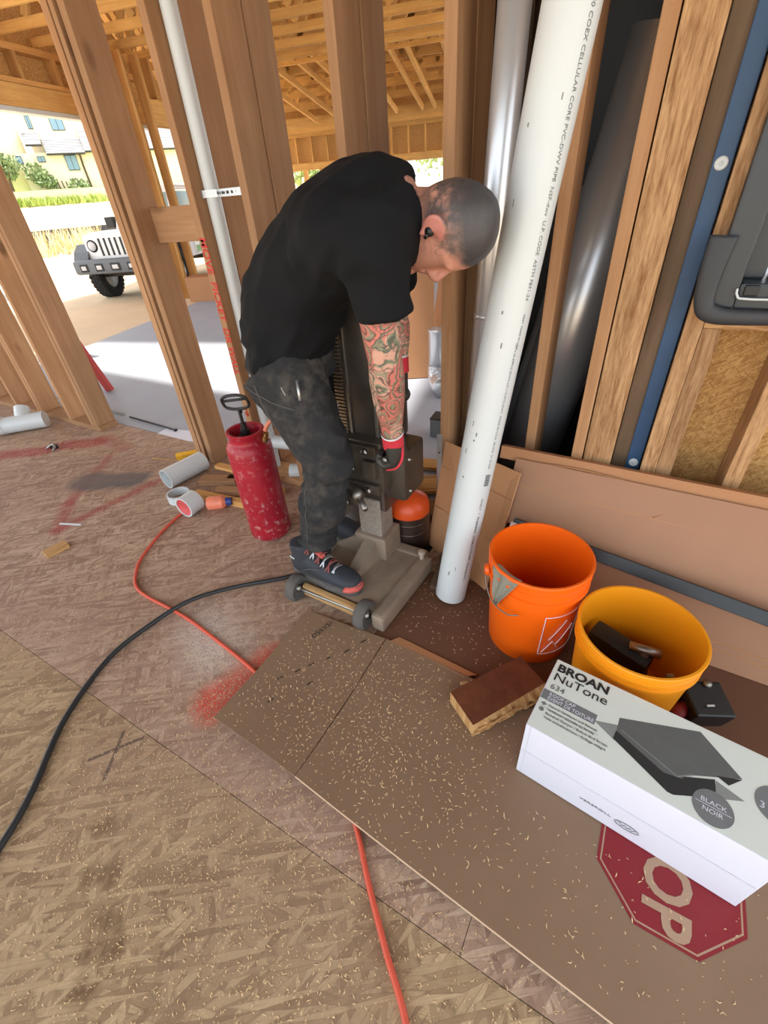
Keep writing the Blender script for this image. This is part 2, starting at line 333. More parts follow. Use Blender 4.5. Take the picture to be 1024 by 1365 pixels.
# vault: scissor webs and high chords beyond
for k in range(9):
    v = 10.0 + .8 * k; lift = 3.35 + .45 * math.sin(math.pi * (k + .5) / 9)
    beam('vault_chord', UV(-8.2, v, lift), UV(3.0, v, lift), .05, .16, M_JOIST, truss, side=VD)
    u = -8.1 + rnd.random() * .4; s = 1
    while u < 2.4:
        beam('web', UV(u, v, lift), UV(u + s * .85, v, lift + 1.9), .05, .10, M_JOIST, truss, side=VD); s = -s if rnd.random() < .7 else s; u += .34 + rnd.random() * .25
for i, (u, du) in enumerate(((-6.4, .9), (-5.75, .9), (-5.3, .9), (-4.1, .35), (-3.3, .3), (-2.9, .25), (-2.1, .2), (-1.7, .2), (-7.1, .9))):
    beam('hanger', UV(u, 9.55, 4.6), UV(u + du, 16.6, 3.1), .06, .12, M_JOIST, truss, side=UD)
beam('vault_beam', UV(-9.5, 16.8, 3.12), UV(3, 16.8, 3.12), .09, .2, M_JOIST, truss, side=VD)
for k in range(5): beam('soffit_joist', UV(-9.5, 17.05 + .25 * k, 2.98), UV(3, 17.05 + .25 * k, 2.98), .05, .12, M_JOIST, truss, side=VD)
MB().raw([UV(-9.8, 3.9, 4.30), UV(4, 3.9, 4.30), UV(4, 9.6, 4.45), UV(-9.8, 9.6, 4.45)], [(0, 1, 2, 3)]).raw([UV(-9.8, 9.6, 5.9), UV(4, 9.6, 5.9), UV(4, 18.8, 5.4), UV(-9.8, 18.8, 5.4)], [(0, 1, 2, 3)]).raw([UV(-9.8, 9.6, 4.45), UV(4, 9.6, 4.45), UV(4, 9.6, 5.9), UV(-9.8, 9.6, 5.9)], [(0, 1, 2, 3)]).raw([UV(-1.2, .6, 3.35), UV(4, .6, 3.35), UV(4, 3.95, 4.30), UV(-1.2, 3.95, 4.30)], [(0, 1, 2, 3)]).build('roof_deck', M_OSB, truss)  # unseen near strip, cut short on the left so sky lights the slab
MB().box(UV(-3.0, 18.75, 4.4), (13.6, .02, 2.8), math.radians(15)).build('gable_sheathing', M_OSBV, truss); MB().box(UV(-9.75, 14.2, 4.65), (.02, 9.2, 2.5), math.radians(15)).build('gable_sheathing', M_OSBV, truss)
# far window wall
farw = setting('wall_far')
for z, h in ((2.12, .20), (2.95, .09)): beam('header', UV(-9.6, 18.4, z), UV(3, 18.4, z), .12, h, M_JOIST, farw, side=VD)
MB().box(UV(-3.3, 18.55, 2.6), (12.6, .02, .9), math.radians(15)).build('sheathing', M_OSBV, farw)
for i in range(22): beam('cripple', UV(-9.4 + .56 * i, 18.4, 2.2), UV(-9.4 + .56 * i, 18.4, 2.92), .05, .12, M_JOIST, farw, side=UD)
for u in (-9.3, -8.9, -7.5, -6.9, -4.9, -1.2, 2.8): beam('post', UV(u, 18.4, 0), UV(u, 18.4, 2.05), .14, .14, M_JOIST, farw, side=UD)
# side wall with the wide door opening
side = setting('wall_left')
U0 = -6.3
beam('header', UV(U0, 1.6, 2.56), UV(U0, 8.8, 2.56), .14, .22, M_JOIST, side, side=UD)
beam('sunlit_header_trim', UV(U0 - .06, 1.6, 2.425), UV(U0 - .06, 8.8, 2.425), .16, .05, M_PVC, side, side=UD)  # bottom trim in white, standing in for the sun striking it
beam('plate', UV(U0, 1.6, 2.70), UV(U0, 8.8, 2.70), .14, .05, M_STUDL, side, side=UD); beam('top_plate', UV(U0, 1.6, 3.02), UV(U0, 8.8, 3.02), .14, .07, M_STUDL, side, side=UD)
for v in (2.0, 2.6, 3.2, 3.55, 3.9, 4.15, 4.5, 5.2, 5.8, 6.4, 7.0, 7.6): beam('cripple', UV(U0, v, 2.72), UV(U0, v, 2.99), .14, .05 if v != 4.5 else .2, M_STUD if v == 4.5 else M_STUDL, side, side=UD)
MB().box(UV(U0 - .08, 5.2, 3.0), (.012, 7.4, .9), math.radians(15)).build('sheathing', M_OSBV, side)
for u, v in ((-5.55, 7.05), (-5.5, 7.32), (-5.45, 7.62)): beam('post', UV(u, v, 0), UV(u, v, 3.05), .05, .14, M_STUDL, side, side=VD)
MB().box(UV(-5.6, 7.3, 1.52), (.012, .62, 3.04), math.radians(15)).build('sheathing', M_OSBV, side)
beam('header', UV(-5.5, 7.7, 2.45), UV(-5.4, 9.6, 2.45), .14, .3, M_JOIST, side, side=UD); 
for v in (7.9, 8.3, 8.7, 9.1, 9.5): beam('cripple', UV(-5.48, v, 2.62), UV(-5.48, v, 3.05), .14, .05, M_STUDL, side, side=UD)

# ------------------------------------------------------------------ outdoors
M_DIRT = plain('pale_dirt', (214, 192, 162), .95, var=.18, scale=1.2, spec=.1)
M_GRASS = plain('grass_green', (150, 166, 84), .9, var=.3, scale=6, spec=.1)
M_LEAF = plain('leaf_green', (132, 146, 104), .8, var=.35, scale=5, spec=.2)
M_DRY = plain('dry_grass', (206, 190, 146), .9, var=.25, scale=5, spec=.1)
M_BARK = plain('bark', (92, 72, 54), .9)
M_CREAM = plain('cream_stucco', (244, 230, 196), .85, var=.05, scale=2)
M_TILE = plain('grey_roof_tile', (150, 148, 150), .8, var=.2, scale=3)
M_WINF = plain('dark_window_frame', (60, 58, 56), .5)
M_PANE = plain('house_window_pane', (120, 150, 165), .1, var=.1, scale=.5)
M_STONE = plain('pale_stone', (216, 200, 172), .9, var=.25, scale=3)
DH = Vector((-.866, .5, 0)); RH = Vector((.5, .866, 0))
def GP(D, s, z): v = DH * D + RH * s; return Vector((v.x, v.y, z))
def gz(D): return -.16 if D < 36 else (-.16 + (D - 36) / 26 * 2.4 if D < 62 else 2.24)
m = MB(); Ds = [-40, -5, 10, 20, 30, 36, 42, 48, 54, 60, 64, 66, 110]; Ss = [-60, -30, -15, -6, 0, 6, 15, 30, 60, 100]
V = [GP(D, s, gz(D)) for D in Ds for s in Ss]; n = len(Ss)
m.raw(V, [(i * n + j, i * n + j + 1, (i + 1) * n + j + 1, (i + 1) * n + j) for i in range(len(Ds) - 1) for j in range(n - 1)])
gnd = m.build('ground', M_DIRT, origin=(0, 0, 0)); gnd['kind'] = 'structure'
rw = MB().box(GP(66.5, 0, 2.85), (2, 60, 1.35), math.atan2(.5, -.866)).build('wall_retaining', M_STONE); rw['kind'] = 'structure'
gs = MB().box(GP(73, 0, 3.53), (13, 60, .1), math.atan2(.5, -.866)).build('grass_terrace', M_GRASS); gs['kind'] = 'structure'
def blades(name, mat, pts, hgt, label, cat, wid=.05, seed=1):
    r = random.Random(seed); m = MB()
    for p in pts:
        for k in range(3):
            a = r.random() * 6.28; h = hgt * (.5 + r.random()); q = p + Vector((r.uniform(-.25, .25), r.uniform(-.25, .25), 0)); t = q + Vector((math.cos(a) * h * .4, math.sin(a) * h * .4, h)); w = Vector((math.sin(a), -math.cos(a), 0)) * wid
            m.raw([q - w, q + w, t], [(0, 1, 2)])
    o = m.build(name, mat); tag(o, label, cat, kind='stuff'); return o
r = random.Random(5)
blades('dry_grass', M_DRY, [GP(r.uniform(27, 33), r.uniform(-9, 1), -.16) for _ in range(420)], .9, 'dry yellow grass growing in front of the dark silt fence', 'grass', .05)
blades('bank_grass', M_GRASS, [GP(r.uniform(61, 65), r.uniform(-9, 4), 2.2) for _ in range(500)], .6, 'bright green grass at the foot of the pale retaining wall', 'grass', .12)
m = MB()
for i in range(30): m.box(GP(34.2 + .05 * (i % 2), -14 + i, .28), (.05, 1.0, .9), math.atan2(.5, -.866))
tag(m.build('silt_fence', plain('silt_fence', (62, 62, 66), .8)), 'low dark silt fence behind the dry grass', 'fence')
tag(MB().tube([GP(48, -3.1, 1.0), GP(47.9, -2.85, 2.7)], .035, 6).build('survey_stake', plain('stake', (120, 84, 60))), 'thin leaning stake in the dirt slope', 'stake')
# house on the terrace
K = 2.0
def HZ(z): return 1.302 + K * (z - 1.302)
def HPt(s, z, d=0.0): return GP(71.16 + d, s * K, HZ(z))
HR = math.atan2(.866, .5)
house = thing('house', 'cream stucco house with grey tile roofs up on the grass terrace', 'house', GP(71.16, 0, 3.5))
def hbox(s0, s1, z0, z1, d0, d1): 
    c = (HPt(s0, z0, d0) + HPt(s1, z1, d1)) / 2; return MB().box(c, ((s1 - s0) * K, d1 - d0, (z1 - z0) * K), HR)
hbox(-6, 8, 2.3, 4.1, 0, 7).build('wall', M_CREAM, house); hbox(-.4, 8, 4.0, 6.9, 1.2, 7).build('wall', M_CREAM, house)
m = MB().lathe([(2.3, HZ(2.3) - 0), (2.3, HZ(7.0))], GP(73.0, -1.9 * K, 0), (0, 0, 1), 24); m.build('round_tower', M_CREAM, house, smooth=True)
def hroof(s0, s1, z0, z1, rows):
    rf = hbox(s0, s1, z0 - .06, z0, -.8, 0).build('eave', M_WINF, house)
    for i in range(rows):
        a = z0 + (z1 - z0) * i / rows; b = z0 + (z1 - z0) * (i + 1) / rows; d0 = -.9 + 2.1 * i / rows; d1 = d0 + 2.3 / rows
        MB().raw([HPt(s0, a - .01, d0), HPt(s1, a - .01, d0), HPt(s1, a + .03, d0), HPt(s0, a + .03, d0), HPt(s1, b, d1), HPt(s0, b, d1)], [(0, 1, 2, 3), (3, 2, 4, 5)]).build('roof_course', M_TILE, rf)
hroof(.15, 2.0, 4.03, 4.72, 7); hroof(2.0, 7, 4.1, 5.2, 9); hroof(-.65, .1, 4.42, 5.0, 6)
def hwin(s0, s1, z0, z1, d):
    w = hbox(s0, s1, z0, z1, d - .12, d).build('window', M_WINF, house); mid = (s0 + s1) / 2; g = .025
    for a, b in ((s0 + g, mid - g / 2), (mid + g / 2, s1 - g)): hbox(a, b, z0 + g, z1 - g, d - .16, d - .12).build('pane', M_PANE, w)
hwin(-.2, .02, 5.12, 5.66, 1.18); hwin(.88, 1.5, 5.05, 5.68, 1.18); hwin(.93, 1.5, 3.3, 3.96, 0); hwin(-1.4, -1.05, 3.65, 4.0, 0); hwin(-.35, .0, 3.7, 3.95, 0)
hbox(-.55, -.3, 2.4, 3.9, -.1, 0).build('stone_column', M_STONE, house)
MB().tube([HPt(1.66, 4.05, -.7), HPt(1.72, 3.9, -.3), HPt(1.70, 3.5, -.15), HPt(1.74, 2.4, -.12)], .1, 8).build('downspout', M_BARK, house)
MB().tube([HPt(-1.15, 3.05, -.3), HPt(.5, 2.45, -.5)], .12, 6).build('stair_rail', M_STONE, house)
for i in range(7): MB().tube([HPt(-.2 + i * .2, 2.3, -1), HPt(-.25 + i * .2, 3.0 - .05 * i, -1)], .06, 6).build('fence_post', M_BARK, house)
def leafcloud(m, blobs, nleaf, size, rnd):
    for _ in range(nleaf):
        c, rad = rnd.choice(blobs); d = Vector((rnd.gauss(0, 1), rnd.gauss(0, 1), rnd.gauss(0, 1))).normalized() * (rad * (.55 + .45 * rnd.random())); p = c + d
        a = Vector((rnd.gauss(0, 1), rnd.gauss(0, 1), rnd.gauss(0, 1))).normalized(); b = a.orthogonal().normalized(); s_ = size * (.6 + .8 * rnd.random())
        m.raw([p - a * s_, p + b * s_ * .5, p + a * s_, p - b * s_ * .5], [(0, 1, 2, 3)])
def tree(name, label, base, hgt, rad, seed, leaf=.22, n=900, group=None, mat=None):
    r = random.Random(seed); base = Vector(base); t = thing(name, label, 'tree', base, group)
    m = MB().tube([base, base + Vector((.1, .1, hgt * .5)), base + Vector((0, .2, hgt * .9))], [.16, .12, .05], 8)
    for k in range(4):
        a = k * 1.6; m.tube([base + Vector((.08, .08, hgt * (.35 + .1 * k))), base + Vector((math.cos(a) * rad * .6, math.sin(a) * rad * .6, hgt * (.6 + .1 * k)))], [.07, .03], 6)
    m.build('trunk', M_BARK, t); m = MB()
    bl = [(base + Vector((r.uniform(-1, 1) * rad * .6, r.uniform(-1, 1) * rad * .6, hgt * (.55 + .4 * r.random()))), rad * (.4 + .3 * r.random())) for _ in range(8)]
    leafcloud(m, bl, n, leaf, r); f = m.build('foliage', mat or M_LEAF, t); f['kind'] = 'stuff'; return t
tree('tree', 'grey-green leafy tree in front of the cream house', GP(69, -2.0 * K, 3.5), 3.0, 1.3, 11, .2, 900)
m = MB(); leafcloud(m, [(HPt(-.75, 3.25, -1), 1.0), (HPt(-.45, 3.0, -1.2), .9), (HPt(-.2, 2.85, -1.2), .7)], 500, .2, random.Random(3)); o = m.build('shrub', M_LEAF); tag(o, 'tall straggly shrub beside the house steps', 'shrub')
m = MB(); leafcloud(m, [(HPt(1.0, 2.6, -1), .8), (HPt(1.35, 2.55, -1), .7)], 350, .15, random.Random(4)); o = m.build('shrub', M_LEAF); tag(o, 'rounded green shrub beneath the lower house window', 'shrub')
for i, (u, v, h, rr, lb) in enumerate(((-9.4, 27, 4.6, 2.2, 'pale green tree seen through the far left window opening'), (-5.0, 42, 6, 3.0, 'hazy green tree seen through the far right window opening'))):
    p = UV(u, v, -.16); tree('tree', lb, p, h, rr, 30 + i, .22, 1100, None, plain('pale_leaf', (150, 168, 104), .8, var=.3, scale=4))

# ------------------------------------------------------------------ jeep-like car outside
M_CARW = plain('white_car_paint', (236, 238, 240), .25, var=.01); M_TIRE = plain('tyre_rubber', (38, 38, 38), .85, var=.3, scale=60, bump=.4); M_GREYP = plain('grey_bumper', (98, 104, 112), .5); M_CARG = plain('car_glass', (140, 176, 182), .08, var=.05); M_LAMP = plain('lamp_lens', (200, 204, 210), .1); M_CHAS = plain('chassis_metal', (96, 92, 88), .5, .6, var=.4)
jh = Vector((.42, -.907, 0)).normalized(); jl = Vector((-jh.y, jh.x, 0)); JO = Vector((-9.55, 6.55, -.16)); JR = math.atan2(jh.y, jh.x)
def J(x, y, z): return JO + jh * x + jl * y + Vector((0, 0, z))
car = thing('car', 'white off-road car with slotted grille parked on the pale dirt outside', 'car', JO)
def jb(x0, x1, y0, y1, z0, z1, ch=.0): return MB().box(J((x0 + x1) / 2, (y0 + y1) / 2, (z0 + z1) / 2), (x1 - x0, y1 - y0, z1 - z0), JR, ch)
jb(-3.6, -.75, -.78, .78, .55, 1.15, .05).build('body', M_CARW, car, auto=40)
hd = jb(-.85, .42, -.60, .60, .72, 1.17, .07).build('hood', M_CARW, car, auto=40)
gr = jb(.40, .50, -.66, .66, .66, 1.14, .045).build('grille', M_CARW, car, auto=40)
for i in range(7):
    y = -.33 + .11 * i; jb(.485, .506, y - .022, y + .022, .78, 1.07, .006).build('slot', M_BLACK, gr)
for y in (-.5, .5):
    hl = MB().lathe([(0, .035), (.06, .03), (.085, .012), (.09, 0)], J(.50, y, .95), jh, 24).build('headlight', M_LAMP, gr, smooth=True); MB().lathe([(.088, 0), (.105, .012), (.088, .022)], J(.495, y, .95), jh, 24).build('headlight_ring', M_BLACK, hl, smooth=True)
bp = jb(.50, .78, -.86, .86, .50, .74, .05).build('bumper', M_GREYP, car, auto=40)
for y, w, mt in ((-.64, .16, M_LAMP), (-.33, .17, M_BLACK), (.33, .17, M_BLACK), (.64, .16, M_LAMP), (0, .2, M_BLACK)):
    q = jb(.775, .79, y - w / 2, y + w / 2, .55, .68, .01).build('bumper_inset', M_BLACK, bp); jb(.785, .80, y - w * .3, y + w * .3, .58, .65, .008).build('fog_lamp' if mt is M_LAMP else 'tow_hook', M_LAMP, q)
for sy in (-1, 1):
    for xx, nm in ((0, 'front_fender'), (-2.55, 'rear_fender')):
        m = MB(); pr = [(-.56, .62), (-.50, .84), (-.34, .98), (.34, .98), (.52, .86), (.60, .74)]
        for (a, b), (c, d) in zip(pr[:-1], pr[1:]): m.raw([J(xx + a, sy * .62, b), J(xx + c, sy * .62, d), J(xx + c, sy * .92, d), J(xx + a, sy * .92, b), J(xx + a, sy * .62, b - .06), J(xx + c, sy * .62, d - .06), J(xx + c, sy * .92, d - .06), J(xx + a, sy * .92, b - .06)], [(0, 1, 2, 3), (4, 5, 6, 7), (2, 3, 7, 6), (0, 1, 5, 4), (0, 3, 7, 4), (1, 2, 6, 5)])
        m.build(nm, M_GREYP, car)
        w = MB().lathe([(.24, -.12), (.36, -.13), (.41, -.10), (.415, 0), (.41, .10), (.36, .13), (.24, .12), (.24, -.12)], J(xx, sy * .77, .415), jl, 36)
        ty = w.build('tyre', M_TIRE, car, smooth=True)
        tm = MB()
        for k in range(30):
            for row in (-.085, -.03, .03, .085):
                a = 2 * math.pi * (k + (.5 if abs(row) < .05 else 0)) / 30; R = Matrix.Rotation(JR, 3, 'Z') @ Matrix.Rotation(a, 3, 'Y'); c = J(xx, sy * .77 + row, .415) + R @ Vector((.412, 0, 0)); tm.box(c, (.022, .045, .055), R)
        tm.build('tread', M_TIRE, ty)
        rim = MB().lathe([(0, .07), (.05, .07), (.07, .04), (.20, .03), (.235, .09), (.25, .10), (.25, -.1), (.1, -.06), (0, -.06)], J(xx, sy * .77, .415), jl * sy, 24).build('rim', M_STEEL, car, auto=40)
m = MB().tube([J(.05, -.7, .42), J(.05, .7, .42)], .05, 8).tube([J(.3, -.6, .46), J(.25, .6, .5)], .025, 8).box(J(.05, .15, .42), (.26, .26, .26), JR).tube([J(-2.55, -.7, .42), J(-2.55, .7, .42)], .05, 8).box(J(-1.4, 0, .52), (3.6, .8, .1), JR); m.build('axles', M_CHAS, car)
ws = MB().raw([J(-.75, -.66, 1.15), J(-.75, .66, 1.15), J(-1.0, .6, 1.78), J(-1.0, -.6, 1.78), J(-.82, -.66, 1.15), J(-.82, .66, 1.15), J(-1.07, .6, 1.78), J(-1.07, -.6, 1.78)], [(0, 1, 2, 3), (7, 6, 5, 4), (0, 1, 5, 4), (1, 2, 6, 5), (2, 3, 7, 6), (3, 0, 4, 7)]).build('windshield_frame', M_CARW, car)
MB().raw([J(-.765, -.58, 1.22), J(-.765, .58, 1.22), J(-.965, .53, 1.72), J(-.965, -.53, 1.72)], [(0, 1, 2, 3)]).raw([J(-.78, -.58, 1.22), J(-.78, .58, 1.22), J(-.98, .53, 1.72), J(-.98, -.53, 1.72)], [(3, 2, 1, 0)]).build('glass', M_CARG, ws)
jb(-3.55, -1.0, -.62, .62, 1.76, 1.84, .03).build('roof', M_CARW, car, auto=40)
for x in (-1.05, -2.0, -3.0, -3.5): jb(x - .06, x + .06, .60, .66, 1.12, 1.78).build('pillar', M_CARW, car); jb(x - .06, x + .06, -.66, -.60, 1.12, 1.78).build('pillar', M_CARW, car)
for a, b in ((-1.94, -1.11), (-2.94, -2.06)):
    dr = jb(a, b, .775, .80, .60, 1.13, .01).build('door', M_CARW, car); MB().box(J((a + b) / 2, .62, 1.45), (b - a - .04, .015, .56), JR).build('side_window', M_CARG, car); jb(b - .78, b - .62, .80, .83, 1.0, 1.03).build('door_handle', M_BLACK, dr)
    jb(a + .05, b - .05, .801, .806, .62, .74).build('green_stripe', plain('green_print', (120, 176, 110), .4), dr)
text_obj('door_lettering', 'ON', .3, frame(J(-1.5, .806, .80), -jh, (0, 0, 1)), M_INKG, car, 'CENTER')
for sy in (-1, 1): jb(-.95, -.8, sy * .8 - .1, sy * .8 + .1, 1.18, 1.38, .03).build('mirror', M_BLACK, car)

# ------------------------------------------------------------------ things on the slab beyond the wall
def carton(name, label, c, size, rz, mat=M_CARD, tape=True, group=None):
    c = Vector(c); t = thing(name, label, 'box', c, group); R = Matrix.Rotation(rz, 3, 'Z')
    MB().box(c + Vector((0, 0, size[2] / 2)), size, rz, .004).build('carton', mat, t)
    MB().box(c + Vector((0, 0, size[2] + .0008)), (size[0], .05, .0016), rz).build('tape', M_CARDL, t)
    return t
carton('cardboard_box', 'tan cardboard box standing on the slab by the doorway post', (-6.75, 5.75, -.012), (.52, .42, .36), .5)
t = carton('small_carton', 'narrow grey printed carton right behind the tan box on the slab', (-6.40, 5.98, -.012), (.10, .42, .32), .5, plain('grey_print_card', (120, 116, 112), .7))
def leaning_panel(name, label, x, y, w, h, th, rz, tilt, mat):
    R = Matrix.Rotation(rz, 3, 'Z') @ Matrix.Rotation(tilt, 3, 'X'); c = Vector((x, y, -.012)) + R @ Vector((0, 0, h / 2)) + Vector((0, 0, .004)); t = thing(name, label, 'cardboard', (x, y, -.012))
    MB().box(c, (w, th, h), R, .003).build('panel', mat, t); MB().box(c + R @ Vector((w * .08, -th / 2 - .001, 0)), (.006, .002, h * .97), R).build('fold', M_CARDL, t); return t
leaning_panel('flattened_carton', 'tall brown cardboard panel standing on the slab behind the worker', -1.78, 3.30, .55, 1.0, .05, .5, -.05, M_CARD)
leaning_panel('flattened_carton', 'shorter cardboard panel leaning behind the galvanised elbow', -1.52, 3.55, .32, .95, .04, -.3, -.22, M_CARDL)
t = thing('duct_elbow', 'upright galvanised duct with an elbow foot on the slab', 'duct', (-1.40, 3.20, -.012))
MB().lathe([(.075, .13), (.075, .42), (.078, .43), (.078, .44)], (-1.40, 3.20, 0), seg=28).build('pipe', M_GALV, t, smooth=True)
MB().tube([(-1.40, 3.20, .17), (-1.40, 3.19, .12), (-1.37, 3.15, .075), (-1.33, 3.09, .068), (-1.28, 3.02, .068)], .078, 20, smooth=3).build('elbow', M_GALV, t, smooth=True)
t = thing('grey_block', 'small grey box standing on the slab behind the stud', 'box', (-1.03, 2.46, -.012)); MB().box((-1.03, 2.46, .05), (.16, .12, .12), .1, .004).build('body', plain('grey_paint', (120, 126, 130), .5), t); MB().box((-1.03, 2.46, .112), (.162, .122, .006), .1).build('lid', M_BLACK, t)
sheet = MB().box((-2.72, 1.76, -.006), (.42, .14, .003), .15).build('paper_sheet', M_WHITE); tag(sheet, 'sheet of printed white paper lying at the doorway threshold', 'paper')
tag(MB().tube([(-3.4, 1.82, .0), (-3.0, 1.80, .0), (-2.85, 1.79, .002), (-2.82, 1.785, .003)], [.007, .007, .007, .014], 8).build('black_rod', M_BLACK), 'black rod lying on the slab at the doorway', 'rod')
# clutter behind the left studs
t = thing('saw_stand', 'grey metal folding saw stand on the slab behind the left studs', 'stand', (-6.3, 2.6, -.012)); G = plain('grey_metal', (150, 152, 156), .4, .8)
MB().box((-6.3, 2.6, .62), (1.7, .08, .06), .1).build('rail', G, t)
for x in (-7.0, -6.6, -5.9, -5.55): MB().tube([(x, 2.45, .0), (x + .1, 2.6, .6)], .018, 8).build('leg', G, t)
for x in (-6.9, -5.7): MB().box((x, 2.6, .69), (.22, .2, .1), .1, .01).build('bracket', M_BLACK, t)
tag(beam('red_board', (-4.15, 2.15, .0), (-4.45, 1.93, 1.5), .1, .035, plain('red_paint_board', (170, 52, 44), .6)), 'red painted board leaning behind the left studs', 'board')
tag(MB().tube([(-5.6, 1.82, .0), (-4.6, 1.80, .03), (-3.9, 1.83, .01), (-3.5, 1.84, .0)], .009, 8, smooth=4).build('extension_cord', plain('grey_cord', (150, 146, 138), .6)), 'pale grey cord trailing along the base of the left studs', 'cord')

t = thing('hanging_wire', 'thin dark wire hanging down behind the doorway jamb', 'wire', (-2.3, 1.715, 1.3)); MB().tube([(-2.36, 1.72, 2.69), (-2.352, 1.72, 2.10), (-2.345, 1.72, 1.78), (-2.36, 1.72, 1.50), (-2.25, 1.715, 1.34)], .005, 8, smooth=4).build('strand', M_BLACK, t, smooth=True); MB().tube([(-2.36, 1.72, 2.68), (-2.36, 1.72, 2.72)], .012, 8).build('staple', M_STEEL, t)

# ------------------------------------------------------------------ window in the right wall
M_WBLK = plain('black_window_frame', (44, 50, 56), .4, var=.1); M_FLASH = plain('flashing_rubber', (48, 50, 54), .55, var=.25, scale=12, bump=.2)
win = setting('window_1', (.1, 1.55, .98))
WX0, WZ0, WX1, WZ1 = .098, .995, 1.25, 2.2
for nm, c, s_ in (('frame_jamb', (WX0 + .03, 1.57, (WZ0 + WZ1) / 2), (.06, .14, WZ1 - WZ0)), ('frame_jamb', (WX1 - .03, 1.57, (WZ0 + WZ1) / 2), (.06, .14, WZ1 - WZ0)), ('frame_sill', ((WX0 + WX1) / 2, 1.57, WZ0 + .03), (WX1 - WX0 - .12, .14, .06)), ('frame_head', ((WX0 + WX1) / 2, 1.57, WZ1 - .03), (WX1 - WX0 - .12, .14, .06))):
    MB().box(c, s_, ch=.006).build(nm, M_WBLK, win)
for c, s_ in (((WX0 + .085, 1.595, (WZ0 + WZ1) / 2), (.05, .05, WZ1 - WZ0 - .12)), (((WX0 + WX1) / 2, 1.595, WZ0 + .085), (WX1 - WX0 - .24, .05, .05))): MB().box(c, s_, ch=.005).build('sash', M_WBLK, win)
MB().box(((WX0 + WX1) / 2 + .02, 1.60, (WZ0 + WZ1) / 2 + .02), (WX1 - WX0 - .2, .006, WZ1 - WZ0 - .2)).build('pane', M_GLASS, win)
for c, s_ in (((WX0 + .115, 1.585, WZ0 + .60), (.01, .012, .98)), (((WX0 + WX1) / 2, 1.585, WZ0 + .115), (WX1 - WX0 - .22, .012, .01))): MB().box(c, s_).build('glazing_bead', M_PVC, win)
m = MB().tube([(WX0 - .008, 1.49, 1.16), (WX0 - .012, 1.487, 1.08), (WX0 - .006, 1.486, 1.01), (WX0 + .02, 1.485, .985), (WX0 + .10, 1.485, .98), (WX0 + .35, 1.488, .988)], [(.030, .006), (.026, .009), (.022, .010), (.022, .010), (.018, .009), (.014, .008)], 14, smooth=6, up=(1, 0, 0)); m.build('corner_flashing', M_FLASH, win, smooth=True)
m = MB().tube([(WX0 + .055, 1.494, 1.045), (WX0 + .06, 1.492, 1.028), (WX0 + .09, 1.49, 1.022), (WX0 + .3, 1.49, 1.024)], .003, 6, smooth=3); m.build('sealant', M_PVC, win, smooth=True)
MB().box((WX0 + .085, 1.50, 1.04), (.03, .02, .025), ch=.004).build('sash_clip', M_BLACK, win)
# neighbouring leafy light outside the window
tree('tree', 'leafy tree outside the black framed window', (9.5, 31.0, -.16), 5.2, 2.6, 77, .3, 900)

# ------------------------------------------------------------------ ducts standing in the right bay
def ring_tube(m, p0, p1, r, th, seg=40):
    p0 = Vector(p0); p1 = Vector(p1); L = (p1 - p0).length; return m.lathe([(r - th, 0), (r, 0), (r, L), (r - th, L)], p0, p1 - p0, seg, closed=True)
t = thing('round_duct', 'narrow shiny galvanised round duct standing against the doubled stud', 'duct', (-.55, 1.60, .0)); ring_tube(MB(), (-.555, 1.625, .04), (-.478, 1.60, 2.4), .043, .002).build('pipe', M_GALV, t, smooth=True)
for z in (.9,): ring_tube(MB(), Vector((-.555, 1.625, .04)).lerp(Vector((-.478, 1.60, 2.4)), z / 2.4 - .004), Vector((-.555, 1.625, .04)).lerp(Vector((-.478, 1.60, 2.4)), z / 2.4 + .004), .0445, .002).build('crimp', M_GALV, t, smooth=True)
t = thing('duct_half', 'wide galvanised duct sheet leaning in the dark right bay', 'duct', (-.33, 1.95, .0))
d0 = Vector((-.43, 2.02, .06)); d1 = Vector((-.150, 2.04, 1.62)); ax = (d1 - d0).normalized(); sx_ = Vector((1, 0, 0)); sx_ = (sx_ - ax * sx_.dot(ax)).normalized(); sy_ = ax.cross(sx_); m = MB(); V = []; NS = 20
for i in range(2):
    for side_ in (1, -1):
        for k in range(NS + 1):
            a = math.radians(-175 + 200 * k / NS); rr = .125 + .0015 * side_; V.append((d0 if i == 0 else d1) + sx_ * (rr * math.cos(a)) + sy_ * (rr * math.sin(a)))
n = NS + 1; F = []
for k in range(NS): F += [(k, k + 1, 2 * n + k + 1, 2 * n + k), (n + k, 3 * n + k, 3 * n + k + 1, n + k + 1), (k, n + k, n + k + 1, k + 1), (2 * n + k, 2 * n + k + 1, 3 * n + k + 1, 3 * n + k)]
F += [(0, 2 * n, 3 * n, n), (NS, n + NS, 3 * n + NS, 2 * n + NS)]; m.raw(V, F).build('sheet', M_GALV, t, smooth=True)
MB().tube([d0 + sx_ * .125, d1 + sx_ * .125], .004, 8).build('seam', M_GALV, t, smooth=True)
t = thing('round_duct', 'galvanised duct leaning low behind the white leaning pipe', 'duct', (-.55, 2.1, .0)); ring_tube(MB(), (-.56, 2.14, .02), (-.30, 2.12, 1.25), .07, .002).build('pipe', M_GALV, t, smooth=True)
t = thing('plastic_roll', 'black plastic wrapped roll lying in the dark right bay', 'roll', (-.2, 2.0, .0)); MB().tube([(-.33, 1.88, .12), (.0, 1.86, .12)], .1, 20).build('roll', M_DARK, t, smooth=True); MB().tube([(-.2, 1.80, .0), (-.12, 1.82, .62)], .006, 8).build('edge', M_ZINC, t)

